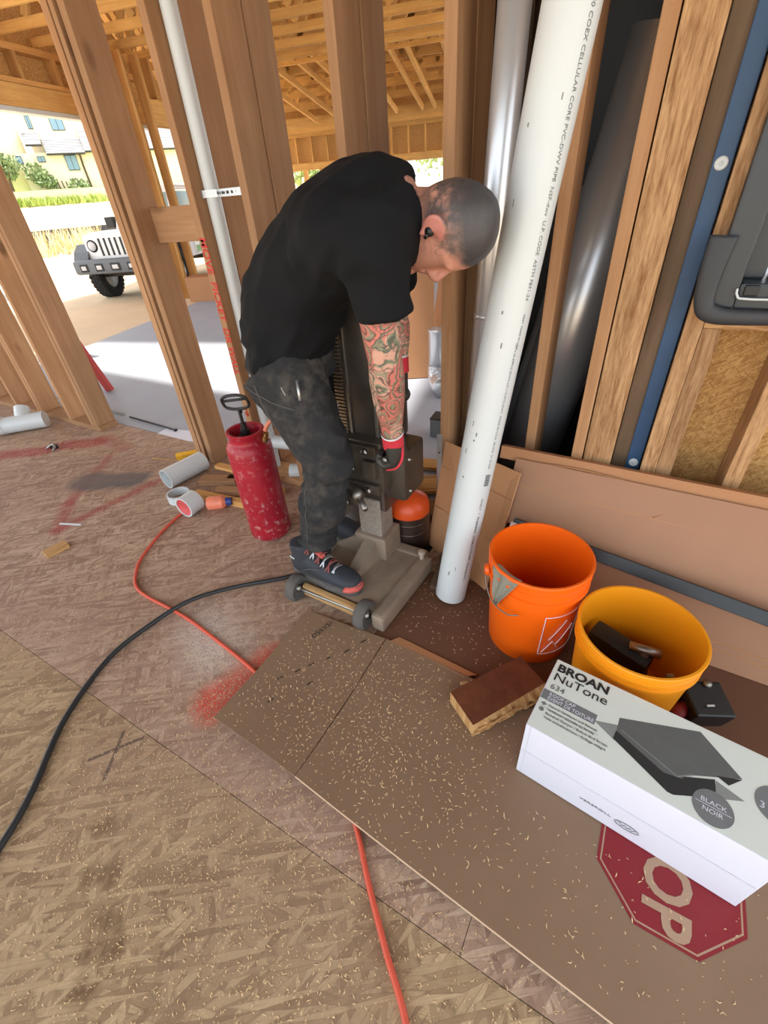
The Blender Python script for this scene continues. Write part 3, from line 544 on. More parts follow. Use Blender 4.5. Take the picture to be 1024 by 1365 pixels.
# ------------------------------------------------------------------ leaning white pipe
p0 = Vector((-.447, 1.150, .016)); pd = Vector((.154, .140, 1.535)).normalized(); p1 = p0 + pd * 2.72
t = thing('leaning_pipe', 'long white plastic drain pipe leaning up past the worker towards the wall', 'pipe', p0); ring_tube(MB(), p0, p1, .0572, .006, 48).build('pipe', M_PVC, t, auto=40)
view = Vector((0, 0, 1.302)) - (p0 + pd * 1.0); nrm = (view - pd * view.dot(pd)).normalized(); rt = (-pd).cross(nrm) * -1
rt = nrm.cross(-pd) * -1 if nrm.cross(-pd).x < 0 else nrm.cross(-pd)
ang = math.radians(38); nn = nrm * math.cos(ang) + rt * math.sin(ang); uu = rt * math.cos(ang) - nrm * math.sin(ang)
def ptext(body, s_, size, off=0.0, nm='lettering'): return text_obj(nm, body, size, frame(p0 + pd * s_ + nn * .0575 + uu * off, -pd, uu), M_INKG if nm == 'lettering' else M_INK, t, sx=1.15)
ptext('SCH. 40 COEX CELLULAR CORE PVC-DWV PIPE  NSF-dwv  U.P. CODE  ASTM F891-24', 1.60, .0128); ptext('FIRST  MADE IN U.S.A.', 1.02, .008, .004); ptext('CP-119-49PVC-DWV-CP-119-PVC-DWV  MADE IN U.S.A.  06-4/24  24 18 C06', .95, .0098)
for k in range(7): MB().box(p0 + pd * (.555 - .006 * k) + nn * .0578 + uu * .006, (.0032, .0006, .016), Matrix((-pd, nn, uu)).transposed()).build('bar_mark', M_INK, t)
ptext('ONECT  1', .47, .012); ptext('WARNING  CHARLOTTE PIPE, Charlotte N.C.', .40, .0125, 0, 'lettering_dark')
M_SCUFF = plain('scuff', (120, 120, 116), .8); rs_ = random.Random(12)
for k in range(12):
    a = math.radians(rs_.uniform(-45, 20)); q = nrm * math.cos(a) + rt * math.sin(a); ub = rt * math.cos(a) - nrm * math.sin(a); MB().box(p0 + pd * rs_.uniform(.1, 1.5) + q * .0573, (rs_.uniform(.002, .005), .0004, rs_.uniform(.006, .018)), Matrix((ub, q, pd)).transposed()).build('scuff', M_SCUFF, t)

# ------------------------------------------------------------------ thin drain pipe with strap in the wall
t = thing('vent_pipe', 'white plastic vent pipe rising between the studs with a tee at its foot', 'pipe', (-1.757, 1.64, .0)); q0 = Vector((-1.745, 1.635, .0)); q1 = Vector((-1.705, 1.615, 2.69))
MB().tube([q0, q1], .030, 28).build('pipe', M_PVC, t, auto=40)
MB().lathe([(.034, 0), (.034, .12)], q0.lerp(q1, .05), q1 - q0, 28).build('coupling', M_PVC, t, auto=40)
tc = q0.lerp(q1, .072); MB().tube([tc, tc + Vector((.10, .02, 0)), tc + Vector((.17, .03, 0))], [.036, .036, .036], 24).build('tee_branch', M_PVC, t, auto=40); MB().tube([tc + Vector((.13, .025, 0)), tc + Vector((.34, .05, .0))], .03, 24).build('branch_pipe', M_PVC, t, auto=40)
MB().tube([(-1.60, 1.60, .05), (-1.47, 1.66, .05)], .042, 24).build('cleanout', M_PVC, t, auto=40)
t = thing('pipe_strap', 'perforated zinc strap holding the vent pipe to the studs', 'strap', (-1.70, 1.60, 1.33)); sc_ = q0.lerp(q1, .495)
m = MB(); zc = 1.335; pts = [(-1.758, 1.590), (-1.745, 1.588), (-1.725, 1.592), (-1.700, 1.605), (-1.684, 1.612), (-1.60, 1.606), (-1.497, 1.60)]
V = []; 
for (x, y) in pts: V += [(x, y, zc - .013), (x, y, zc + .013), (x, y - .0018, zc - .013), (x, y - .0018, zc + .013)]
F = []
for i in range(len(pts) - 1): b = i * 4; F += [(b, b + 1, b + 5, b + 4), (b + 2, b + 6, b + 7, b + 3), (b, b + 4, b + 6, b + 2), (b + 1, b + 3, b + 7, b + 5)]
m.raw(V, F).build('band', M_ZINC, t)
for i in range(7): MB().lathe([(0, .001), (.0055, .001), (.0055, 0)], (-1.672 + i * .026, 1.6035, zc), (0, -1, 0), 12).build('hole', M_BLACK, t)

# ------------------------------------------------------------------ buckets
def bucket(name, label, x, y, mat, z0=.0048, kr=1.0, kz=1.0):
    t = thing(name, label, 'bucket', (x, y, z0)); c = (x, y, z0)
    prof = [(0, 0), (.126, 0), (.131, .006), (.1455, .285), (.1455, .29), (.1535, .292), (.1535, .300), (.1465, .303), (.1475, .325), (.1535, .327), (.1535, .333), (.1480, .336), (.1495, .358), (.1545, .360), (.1555, .366), (.1535, .370), (.1475, .370), (.1465, .364), (.1435, .30), (.128, .012), (0, .010)]
    MB().lathe([(r_ * kr, z_ * kz) for r_, z_ in prof], c, seg=64).build('shell', mat, t, auto=50); return t, c
M_ORANGE = plain('orange_plastic', (242, 100, 10), .38, var=.06, scale=4); M_YELL = plain('amber_plastic', (232, 148, 18), .4, var=.06, scale=4); M_RAG = plain('grey_rag', (134, 130, 118), .95, var=.2, scale=60, bump=.4)
t, c = bucket('orange_bucket', 'orange plastic bucket with a grey rag over its rim beside the white pipe', -.139, 1.102, M_ORANGE)
B0 = Vector(c)
def onb(a, z, r=None): a = math.radians(a); rr = r if r else .132 + z * .0475; return B0 + Vector((rr * math.cos(a), rr * math.sin(a), z))
m = MB().tube([onb(205, .295, .16), onb(215, .27, .163), onb(228, .245, .165), onb(242, .235, .165), onb(256, .236, .165), onb(266, .25, .162)], .0022, 8, smooth=4); m.build('wire_handle', M_STEEL, t, smooth=True)
for a in (203,): MB().lathe([(0, .012), (.016, .012), (.02, .004), (.02, 0)], onb(a, .297, .1525), onb(a, .3, .2) - onb(a, .3, .1), 16).build('handle_lug', M_ORANGE, t, auto=40)
# white outlined panel on the side
m = MB()
def strip(m, pts, w=.0022):
    for (a0, z0), (a1, z1) in zip(pts[:-1], pts[1:]):
        N_ = 8; m.tube([onb(a0 + (a1 - a0) * i / N_, z0 + (z1 - z0) * i / N_, .1325 + (z0 + (z1 - z0) * i / N_) * .0482) for i in range(N_ + 1)], w * .6, 5)
strip(m, [(296, .06), (296, .24), (352, .24), (352, .06), (296, .06)]); strip(m, [(300, .07), (312, .12), (322, .08)]); strip(m, [(306, .13), (326, .21)]); strip(m, [(318, .10), (340, .17)]); m.build('printed_panel', M_WHITE, t)
m = MB(); m.raw([], []); 
rag = thing('rag', 'grey rag hanging over the rim of the orange bucket', 'rag', onb(240, .37))
V = []; nu, nv = 9, 12
for j in range(nv):
    f = j / (nv - 1)
    for i in range(nu):
        e = i / (nu - 1) - .5; w = 40 * (1 - .93 * max(0, f - .25) / .75) * (1 if f > .22 else .8 + f); a = 243 + e * w - 9 * f
        if f < .22: rr = .105 + .21 * f; z = .372 - .05 * (1 - f / .22) ** 2
        else: rr = .158 + .006 * math.sin(i * 1.7) + .003 * math.sin(j); z = .373 - (f - .22) * .19
        V.append(onb(a, z, rr))
F = [(j * nu + i, j * nu + i + 1, (j + 1) * nu + i + 1, (j + 1) * nu + i) for j in range(nv - 1) for i in range(nu - 1)]
o = MB().raw(V, F).build('cloth', M_RAG, rag, smooth=True); o.modifiers.new('s', 'SOLIDIFY').thickness = .004; sb_ = o.modifiers.new('b', 'SUBSURF'); sb_.levels = sb_.render_levels = 2; evalmesh(o)
tk = thing('tool_pile', 'dark tools lying in the bottom of the orange bucket', 'tools', B0 + Vector((0, 0, .012))); MB().box(B0 + Vector((.02, .01, .05)), (.11, .08, .07), .6, .008).build('pouch', M_BLACK, tk); MB().tube([B0 + Vector((-.05, -.02, .03)), B0 + Vector((.03, .05, .16))], .012, 10).build('grip', M_DARK, tk, smooth=True)
t, c = bucket('amber_bucket', 'amber yellow plastic bucket holding tools behind the printed roof cap box',   .163, 1.010, M_YELL, .0048, 1.045, .77); B1 = Vector(c)
tk = thing('drill_case', 'black tool case standing inside the amber bucket', 'tool case', B1 + Vector((-.03, .02, .012))); MB().box(B1 + Vector((-.03, .03, .10)), (.17, .06, .17), Euler((.12, .05, -.35)), .01).build('case', M_BLACK, tk, auto=40); MB().box(B1 + Vector((-.03, -.004, .17)), (.05, .012, .02), Euler((.12, .05, -.35)), .004).build('latch', M_DARK, tk)
tk = thing('hammer_handle', 'worn brown handled tool inside the amber bucket', 'hammer', B1 + Vector((.03, -.02, .012))); MB().tube([B1 + Vector((.05, -.05, .02)), B1 + Vector((.035, .0, .15)), B1 + Vector((.03, .012, .19))], [.017, .016, .014], 12, smooth=3).build('handle', plain('worn_handle', (92, 66, 52), .6), tk, smooth=True); MB().tube([B1 + Vector((-.01, .012, .19)), B1 + Vector((.07, .012, .195))], .014, 12).build('head', M_STEEL, tk, smooth=True)
tk = thing('chisel', 'bare metal chisel standing up inside the amber bucket', 'chisel', B1 + Vector((.08, -.06, .012))); MB().box(B1 + Vector((.082, -.055, .12)), (.016, .01, .17), Euler((.1, .1, .5)), .002).build('blade', M_ZINC, tk); MB().box(B1 + Vector((.09, -.065, .205)), (.02, .014, .02), Euler((.1, .1, .5)), .004).build('head', M_STEEL, tk)
t = thing('black_tool', 'black tool with a red grip lying between the amber bucket and the cardboard', 'tool', (.31, 1.02, .006)); MB().box((.372, 1.03, .05), (.11, .10, .08), Euler((.2, .1, .5)), .006).build('body', M_BLACK, t); MB().tube([(.305, .965, .04), (.335, 1.0, .05)], .02, 12).build('grip', plain('dark_red_grip', (120, 24, 28), .6), t, smooth=True); MB().lathe([(0, .012), (.01, .012), (.013, 0)], (.372, 1.065, .095), (0, 0, 1), 10).build('knob', M_STEEL, t, smooth=True); MB().box((.382, 1.0, .092), (.02, .004, .003), .5).build('mark', M_PVC, t)

# ------------------------------------------------------------------ cardboard on the floor
M_CARDF = plain('dusty_cardboard', (132, 106, 84), .55, var=.12, scale=5, spec=.4); M_CARDD = plain('brown_floor_paper', (106, 74, 56), .8, var=.14, scale=5, spec=.2)
M_RED = plain('stop_red', (128, 20, 30), .6, var=.08); M_PRT = plain('stop_letter', (166, 136, 112), .7, var=.08)
def grid_sheet(name, corners, nu, nv, zf, th, mat, parent):
    a, b, c_, d = [Vector((*q, 0)) for q in corners]; V = []
    for j in range(nv + 1):
        for i in range(nu + 1):
            u, v = i / nu, j / nv; p = (a.lerp(b, u)).lerp(d.lerp(c_, u), v); p.z = zf(p.x, p.y, u, v); V.append(p)
    n = nu + 1; top = V; bot = [p - Vector((0, 0, th)) for p in V]; N_ = len(V); F = []
    for j in range(nv):
        for i in range(nu): k = j * n + i; F += [(k, k + 1, k + n + 1, k + n), (N_ + k, N_ + k + n, N_ + k + n + 1, N_ + k + 1)]
    edge = [i for i in range(n)] + [j * n + nu for j in range(1, nv + 1)] + [nv * n + i for i in range(nu - 1, -1, -1)] + [j * n for j in range(nv - 1, 0, -1)]
    for x, y in zip(edge, edge[1:] + edge[:1]): F.append((x, N_ + x, N_ + y, y))
    return MB().raw(top + bot, F).build(name, mat, parent, auto=40)
under = grid_sheet('floor_paper', [(-.62, .80), (1.3, .70), (1.3, 1.40), (-.62, 1.24)], 20, 8, lambda x, y, u, v: .0042 + .0006 * math.sin(x * 9), .003, M_CARDD, None)
tag(under, 'dark brown protection paper spread on the floor under the buckets', 'paper')
card = thing('flattened_carton', 'flattened dusty cardboard carton with a red stop sign lying on the floor', 'cardboard', (.1, .55, 0))
def cz(x, y, u, v):
    lift = (.018 * math.exp(-((x + .66) / .26) ** 2) + .008 / (1 + math.exp((x - .35) / .08))) * max(0, 1 - v * 1.8) ** 1.5; fl_ = max(0, min(1, (.08 - x) / .2)); return .021 + lift + fl_ * (.0012 * math.sin(x * 7 + y * 5) + .002 * noise.noise(Vector((x * 3, y * 3, 0))))
grid_sheet('panel', [(-.884, .345), (-.556, .327), (-.566, .845), (-.900, .830)], 14, 14, lambda x, y, u, v: cz(x, y, u * .3, v), .006, M_CARDF, card)
grid_sheet('panel', [(-.552, .327), (1.25, .19), (1.25, .77), (-.562, .845)], 44, 14, lambda x, y, u, v: cz(x, y, u, v) + .001, .006, M_CARDF, card)
grid_sheet('flap', [(-.545, .842), (-.267, .825), (-.235, .858), (-.53, .880)], 8, 3, lambda x, y, u, v: .0235 - .012 * v, .003, M_CARDL, card)
grid_sheet('flap', [(-.20, .822), (.2, .800), (.2, .835), (-.20, .858)], 8, 3, lambda x, y, u, v: .0235 - .012 * v, .003, M_CARDF, card)
MB().tube([(-.552 + 1.80 * i / 40, .3265 - .1365 * i / 40, cz(-.552 + 1.80 * i / 40, .3265 - .1365 * i / 40, .5, 0) - .001) for i in range(41)], .0024, 6).build('cut_edge', plain('corrugated_edge', (198, 168, 138), .8), card)
SC = Vector((.318, .578, 0)); 
def octa(R, n=8): return [(SC.x + R * math.cos(math.pi / 8 + math.pi / 4 * k), SC.y + R * math.sin(math.pi / 8 + math.pi / 4 * k)) for k in range(n)]
def drape(o, dz):
    org = wloc(o)
    for v_ in o.data.vertices:
        p = v_.co + org; v_.co.z = cz(p.x, p.y, .5, (p.y - .25) / .57) + .001 + dz + ((p.z - .0165) if p.z > .01 else 0) - org.z
def flat_poly(name, poly_out, poly_in, mat, parent, dz):
    n = len(poly_out); m = MB()
    if poly_in: m.raw([(x, y, 0) for x, y in poly_out] + [(x, y, 0) for x, y in poly_in], [(i, (i + 1) % n, n + (i + 1) % n, n + i) for i in range(n)])
    else: m.raw([(x, y, 0) for x, y in poly_out], [tuple(range(n))])
    o = m.build(name, mat, parent); drape(o, dz); return o
flat_poly('stop_sign_border', octa(.1545), octa(.1475), M_RED, card, .0010); flat_poly('stop_sign_line', octa(.1475), octa(.1440), M_PRT, card, .0010)
bm_ = bmesh.new(); vs_ = [bm_.verts.new((x, y, 0)) for x, y in octa(.1440)]; bm_.faces.new(vs_); bmesh.ops.subdivide_edges(bm_, edges=bm_.edges[:], cuts=3, use_grid_fill=True); bmesh.ops.triangulate(bm_, faces=bm_.faces[:])
bm_.verts.index_update(); o = MB().raw([v_.co.copy() for v_ in bm_.verts], [[v_.index for v_ in f.verts] for f in bm_.faces]).build('stop_sign', M_RED, card); bm_.free(); drape(o, .0010)
st = text_obj('stop_lettering', 'STOP', .128, frame((SC.x - .045, SC.y, .0165), (0, -1, 0), (1, 0, 0)), M_PRT, card, 'CENTER', bold=.003, sx=.86); drape(st, .0020)
tx = text_obj('print_lettering', 'OS/LV51', .026, frame((-.795, .728, .0245), (.25, .97, 0), (-.97, .25, 0)), M_INK, card)
for (x, y) in ((-.80, .55), (-.765, .60), (-.74, .64), (-.70, .69), (-.66, .74), (-.77, .47), (-.70, .58), (-.63, .80)): MB().box((x, y, cz(x, y, .2, (y - .33) / .52) + .0012), (.003, .022, .0012), -.5).build('slot', M_BLACK, card)

# ------------------------------------------------------------------ split wood block
M_BLK = wood('reddish_block', (128, 76, 50), (92, 50, 34), grain=14, knots=False); M_SPL = wood('raw_splintered_wood', (216, 178, 126), (168, 122, 74), grain=60, knots=False, contrast=1.5)
t = thing('wood_block', 'chunk of reddish plank with splintered edges lying on the cardboard', 'wood', (-.19, .80, .018)); b0 = Vector((-.272, .722, .0255)); bx = Vector((.155, .225, 0)).normalized(); by = Vector((bx.y, -bx.x, 0)); BL, BW, BH = .262, .116, .055
rb = random.Random(4); V = []; NL = 16
for i in range(NL + 1):
    f = i / NL; j = rb.uniform(-.006, .006); k = rb.uniform(-.010, .006)
    base = b0 + bx * (BL * f)
    V += [base + Vector((0, 0, .002)), base + Vector((0, 0, BH)), base + by * (BW * (1 - .06 * f)) + Vector((0, 0, BH)), base + by * (BW + .014 + k) + Vector((0, 0, BH * .55)), base + by * (BW + .004 + j) + Vector((0, 0, .002))]
F = []
for i in range(NL):
    for q in range(5): a = i * 5 + q; b = i * 5 + (q + 1) % 5; F.append((a, b, b + 5, a + 5))
F += [(0, 1, 2, 3, 4), tuple(NL * 5 + q for q in range(5))]
m = MB(); m.raw(V, F); m.mi = [(0 if (i % 5) in (1, 0) else 1) for i in range(NL * 5)] + [1, 1]; m.build('block', [M_BLK, M_SPL], t)
for i in range(10):
    p = b0 + bx * (BL * (.05 + .09 * i)) + by * (BW + .012) + Vector((0, 0, .012 + .03 * rb.random())); MB().box(p, (.05, .004, .004), Euler((rb.uniform(-.2, .2), rb.uniform(-.1, .1), math.atan2(bx.y, bx.x) + rb.uniform(-.1, .1)))).build('splinter', M_SPL, t)
MB().box(b0 + bx * .055 + by * -.008 + Vector((0, 0, .045)), (.022, .012, .012), .6, .003).build('knot_chip', M_SPL, t)

# ------------------------------------------------------------------ printed roof cap box
M_BOXT = plain('pale_green_print', (212, 218, 212), .5, var=.02); BXH = .228; ex = Vector((.9926, -.121, 0)); ey = Vector((.121, .9926, 0)); C0 = Vector((-.042, .624, .0245)); BXL, BXW = .487, .218
t = thing('roof_cap_box', 'white box printed with a black roof cap lying on the cardboard in front', 'box', C0); RB = Matrix((ex, ey, Vector((0, 0, 1)))).transposed()
MB().box(C0 + ex * (BXL / 2) + ey * (BXW / 2) + Vector((0, 0, BXH / 2)), (BXL, BXW, BXH), RB, .0025).build('carton', M_WHITE, t, auto=50)
def TP(a, b, dz=.0): return C0 + ex * (a * .965) + ey * (b * .924) + Vector((0, 0, BXH + dz))
def tpoly(name, pts, mat, dz, par=t): return MB().raw([TP(a, b, dz) for a, b in pts], [tuple(range(len(pts)))]).build(name, mat, par)
tpoly('top_print', [(.002, .002), (.503, .002), (.503, .234), (.002, .234)], M_BOXT, .0004)
def tt(body, a, b, size, mat, nm='lettering', sx=1.0, bold=0.0, al='LEFT'): return text_obj(nm, body, size, frame(TP(a, b, .0012), ex, ey), mat, t, al, sx=sx, bold=bold)
tt('BROAN', .010, .197, .033, M_INK, sx=1.12, bold=.0012); tt('NuTone', .010, .163, .035, M_INK, sx=1.1); tt('634', .012, .133, .022, M_INKG, sx=1.1)
tpoly('grey_band', [(.002, .093), (.135, .093), (.135, .124), (.002, .124)], M_INKG, .0008); tt('ROOF CAP', .018, .1105, .013, M_WHITE); tt('\u00c9VENT DE TOITURE', .018, .097, .013, M_WHITE, sx=.95)
for i, (s_, w) in enumerate((('Natural Ventilation and Exhaust', 1), ('Ventilation naturelle ou forc\u00e9e', 1), ('Backdraft Damper / Built-in Bird Screen', 1), ('Volet antirefoulement / Grillage int\u00e9gr\u00e9', 1))): tt(s_, .028, .078 - .0125 * i, .0088, M_INKG, 'small_lettering')
MB().lathe([(0, .0008), (.006, .0008), (.006, 0)], TP(.016, .062), (0, 0, 1), 16).build('icon', M_INKG, t); tpoly('icon', [(.008, .08), (.016, .086), (.024, .08), (.016, .074)], M_INKG, .0009); tpoly('rule_line', [(.01, .0705), (.15, .0705), (.15, .0713), (.01, .0713)], M_INKG, .0009)
def wab(x, y): d = Vector((x, y, 0)) - Vector((-.0465, .657, 0)); return (d.dot(ex), d.dot(ey))
M_RC1 = plain('print_roof_grey', (92, 94, 94), .6, var=.12, scale=40); M_RC2 = plain('print_roof_dark', (38, 40, 41), .6); M_RC3 = plain('print_flange_grey', (132, 136, 134), .6, var=.1, scale=40)
for nm, pts, mt, dz in (('picture_flange', [(0.1313, 0.1051), (0.1823, 0.1257), (0.185, 0.0803)], M_RC3, .0007), ('picture_roof', [(0.1804, 0.1479), (0.3424, 0.2189), (0.4287, 0.148), (0.3448, 0.0976), (0.328, 0.0822), (0.3146, 0.0463), (0.1841, 0.0841)], M_RC1, .0007), ('picture_side', [(0.1815, 0.1085), (0.29, 0.066), (.33, .075), (0.3156, 0.0489), (0.315, 0.0264), (0.3035, 0.0257), (.1800, .084)], M_RC2, .0009),
    ('picture_front', [(0.3143, 0.048), (0.328, 0.0822), (0.3817, 0.1135), (0.3864, 0.0832), (0.3631, 0.0562), (0.315, 0.0264)], M_RC2, .0011), ('picture_flange', [(0.3832, 0.1126), (0.4364, 0.0983), (0.3955, 0.0751), (0.3851, 0.0823)], M_RC3, .0007), ('picture_lip', [(0.3833, 0.1242), (0.4289, 0.1462), (0.4066, 0.1157)], M_RC2, .0010)): tpoly(nm, pts, mt, dz)
tpoly('picture_ridge', [(.19, .118), (.315, .075), (.342, .098), (.345, .0965), (.316, .072), (.19, .116)], M_RC3, .0012)
bd = MB().lathe([(0, .0014), (.036, .0014), (.036, 0)], TP(.385, .045), (0, 0, 1), 32).build('badge', M_INKG, t); tt('BLACK', .385, .050, .0135, M_WHITE, al='CENTER', sx=1.1); tt('NOIR', .385, .031, .0135, M_WHITE, al='CENTER', sx=1.1); MB().box(TP(.385, .0455, .0016), (.062, .0008, .0004), RB).build('badge_line', M_WHITE, t)
MB().lathe([(0, .0014), (.04, .0014), (.04, 0)], TP(.493, .125), (0, 0, 1), 32).build('badge', M_INKG, t); tt('3', .460, .105, .02, M_WHITE)
def FP(a, z, dy=.0): return C0 + ex * a + ey * (-dy) + Vector((0, 0, z))
MB().box(FP(BXL / 2, BXH * .50, .0006), (BXL - .01, .0012, .003), RB).build('flap_seam', plain('seam_shadow', (196, 196, 206), .6), t); MB().box(FP(.012, BXH / 2, .0006), (.0015, .0012, BXH - .01), RB).build('side_seam', plain('seam_grey', (204, 204, 212), .6), t)
text_obj('front_lettering', 'VERSROLL', .0105, frame(FP(.155, .052, .001), ex, (0, 0, 1)), M_INKG, t, sx=1.5)
m = MB(); cpt = FP(.262, .050, .0012)
for ra, rbb, w in ((.026, .0125, .0006), (.023, .0105, .0004)): m.tube([cpt + ex * (ra * math.cos(a_ * math.pi / 16)) + Vector((0, 0, rbb * math.sin(a_ * math.pi / 16))) for a_ in range(33)], w, 5, caps=False)
m.tube([cpt + ex * (-.017 + .0035 * i) + Vector((0, 0, .005 * math.sin(i * 2.1))) for i in range(11)], .0007, 5).tube([cpt + ex * (-.012 + .003 * i) + Vector((0, 0, -.0045 + .001 * (i % 2))) for i in range(9)], .0004, 5); m.build('oval_logo', M_INKG, t)

# ------------------------------------------------------------------ cartons leaning along the right wall
def slab4(m, bl, br, tr, tl, th):
    bl, br, tr, tl = map(Vector, (bl, br, tr, tl)); nrm_ = (br - bl).cross(tl - bl).normalized(); off = nrm_ * (-th)
    return m.raw([bl, br, tr, tl, bl + off, br + off, tr + off, tl + off], [(0, 1, 2, 3), (7, 6, 5, 4), (0, 4, 5, 1), (1, 5, 6, 2), (2, 6, 7, 3), (3, 7, 4, 0)])
M_CARDU = plain('leaning_cardboard', (164, 124, 98), .75, var=.07, scale=6, spec=.25)
t = thing('long_carton', 'long brown carton leaning upright along the right wall above the black bar', 'cardboard', (.4, 1.40, .006))
slab4(MB(), (-.335, 1.372, .252), (1.35, 1.285, .150), (1.35, 1.440, .455), (-.335, 1.488, .462), .045).build('front_panel', M_CARDU, t)
slab4(MB(), (-.40, 1.500, .445), (1.35, 1.450, .440), (1.35, 1.462, .486), (-.40, 1.513, .490), .035).build('top_flap', M_CARD, t)
for f in (.62,): MB().tube([Vector((-.335, 1.372, .252)).lerp(Vector((-.335, 1.488, .462)), f) + Vector((0, -.0005, 0)), Vector((1.35, 1.285, .150)).lerp(Vector((1.35, 1.44, .455)), f)], .0016, 5).build('crease', M_CARDL, t)
MB().tube([(-.30, 1.49, .455), (-.10, 1.487, .465), (.12, 1.477, .45), (.20, 1.466, .43), (.19, 1.445, .40), (.14, 1.425, .375)], .0022, 6, smooth=5).build('tear_strip', M_CARD, t, smooth=True)
t = thing('lower_carton', 'brown carton standing on the floor under the black bar behind the buckets', 'cardboard', (.4, 1.27, .006))
slab4(MB(), (-.29, 1.252, .006), (1.35, 1.190, .006), (1.35, 1.245, .14), (-.29, 1.352, .24), .03).build('front_panel', M_CARDU, t)
for f in (.28, .40): MB().tube([Vector((.05, 1.239, .006)).lerp(Vector((.05, 1.330, .219)), f) + Vector((0, -.002, 0)), Vector((1.35, 1.190, .006)).lerp(Vector((1.35, 1.245, .14)), f) + Vector((0, -.002, 0))], .002, 5).build('crease', M_CARDL, t)
t = thing('metal_bar', 'black metal bar resting across the leaning cartons behind the buckets', 'bar', (.2, 1.34, .2)); q0_ = Vector((-.285, 1.362, .272)); q1_ = Vector((1.25, 1.215, .165)); bar_d = (q1_ - q0_).normalized(); bar_s = Vector((0, -.86, .5)); bar_s = (bar_s - bar_d * bar_s.dot(bar_d)).normalized(); bar_u = bar_d.cross(bar_s)
MB().box((q0_ + q1_) / 2 + Vector((0, -.015, .0)), ((q1_ - q0_).length, .020, .042), Matrix((bar_d, bar_s, bar_u)).transposed(), .002).build('bar', plain('black_bar', (30, 34, 39), .4), t); MB().box(q0_ + bar_d * .045 + bar_u * .012 + Vector((0, -.030, .018)), (.10, .002, .022), Matrix((bar_d, bar_s, bar_u)).transposed()).build('label', plain('bar_label', (206, 196, 196), .5, var=.2, scale=80), t)
t = thing('cardboard_sheet', 'upright cardboard sheet behind the foot of the leaning white pipe', 'cardboard', (-.48, 1.3, .004))
slab4(MB(), (-.66, 1.40, .004), (-.335, 1.232, .006), (-.300, 1.425, .440), (-.635, 1.530, .455), .006).build('panel', M_CARDL, t)
for f in (.40, .78): a_ = Vector((-.66, 1.40, .004)).lerp(Vector((-.635, 1.53, .455)), f); b_ = Vector((-.335, 1.232, .006)).lerp(Vector((-.30, 1.425, .44)), f); MB().tube([a_ + Vector((0, -.001, 0)), b_ + Vector((0, -.001, 0))], .0012, 5).build('crease', M_CARD, t)
t = thing('metal_angle', 'thin galvanised metal angle strip standing at the edge of the doubled stud', 'strip', (-.655, 1.5, .0)); MB().box((-.662, 1.528, .24), (.022, .003, .47), Euler((-.06, -.01, .2)), .001).build('strip', M_ZINC, t); 
for z in (.40, .12): MB().lathe([(0, .001), (.004, .001), (.004, 0)], (-.660, 1.524 + .0 * z, z), (0, -1, 0), 10).build('screw_hole', M_BLACK, t)

# ------------------------------------------------------------------ red pump tank
M_REDT = NT('red_tank_paint'); tcx = M_REDT.coord(); sp_ = M_REDT.rng(M_REDT.noise(tcx, 38, 6, .75), .55, .66); zz = M_REDT.add('ShaderNodeSeparateXYZ', {0: tcx}).outputs[2]; lowf = M_REDT.rng(zz, 0, .30, .95, .28)
cr_ = M_REDT.mix(M_REDT.noise(tcx, 9, 4), lin((134, 14, 34)), lin((186, 34, 52))); cr_ = M_REDT.mix(M_REDT.math('MULTIPLY', sp_, lowf), cr_, lin((206, 186, 182))); M_REDT = M_REDT.fin(cr_, .42)
M_BRASS = plain('brass', (196, 168, 116), .3, 1.0); M_HOSE = plain('pink_hose', (206, 120, 92), .5); M_PUMP = plain('black_pump', (26, 26, 27), .45)
TC = Vector((-1.385, 1.175, .004)); t = thing('pump_tank', 'dusty red pump tank with a black handle standing on the floor', 'tank', TC)
MB().lathe([(0, .004), (.086, .0), (.094, .012), (.0955, .04), (.0955, .44), (.094, .462), (.084, .480), (.076, .486), (.074, .492), (.075, .515), (.079, .519), (.079, .530), (.073, .533), (.066, .530), (.064, .50), (.064, .475), (0, .470)], TC, seg=56).build('body', M_REDT, t, auto=50)
for z in (.42,): MB().lathe([(.0952, 0), (.0966, .003), (.0952, .006)], TC + Vector((0, 0, z)), seg=48).build('weld_seam', M_REDT, t, smooth=True)
MB().box(TC + Vector((0, 0, .488)), (.075, .05, .03), .4, .006).build('pump_cap', M_PUMP, t); MB().lathe([(.02, 0), (.02, .03), (.012, .032), (.012, .06)], TC + Vector((0, 0, .5)), seg=16).build('pump_collar', M_PUMP, t, auto=40); MB().tube([TC + Vector((0, 0, .5)), TC + Vector((-.002, 0, .615))], .007, 10).build('pump_rod', M_PUMP, t)
hx = Vector((.95, .30, .10)).normalized(); hz_ = Vector((-.05, -.22, 1)).normalized(); hc = TC + Vector((-.006, -.005, .650)); m = MB()
m.tube([hc + hx * (.058 * math.cos(k * math.pi / 14)) * (1 if abs(math.cos(k * math.pi / 14)) < .95 else .98) + hz_ * (.032 * math.copysign(abs(math.sin(k * math.pi / 14)) ** .6, math.sin(k * math.pi / 14))) for k in range(29)], .0062, 10, caps=False).tube([hc + hx * -.056 + hz_ * .008, hc + hx * .056 + hz_ * .012], .0055, 8).tube([hc - hz_ * .033, hc - hz_ * .05], .009, 10); m.build('handle', M_PUMP, t, smooth=True)
f0 = TC + Vector((.082, .02, .500)); MB().lathe([(.012, 0), (.012, .012), (.016, .013), (.016, .026), (.011, .028), (.011, .045)], f0 - Vector((.005, 0, .02)), (.35, .1, .9), 12).build('fitting', M_BRASS, t, auto=40)
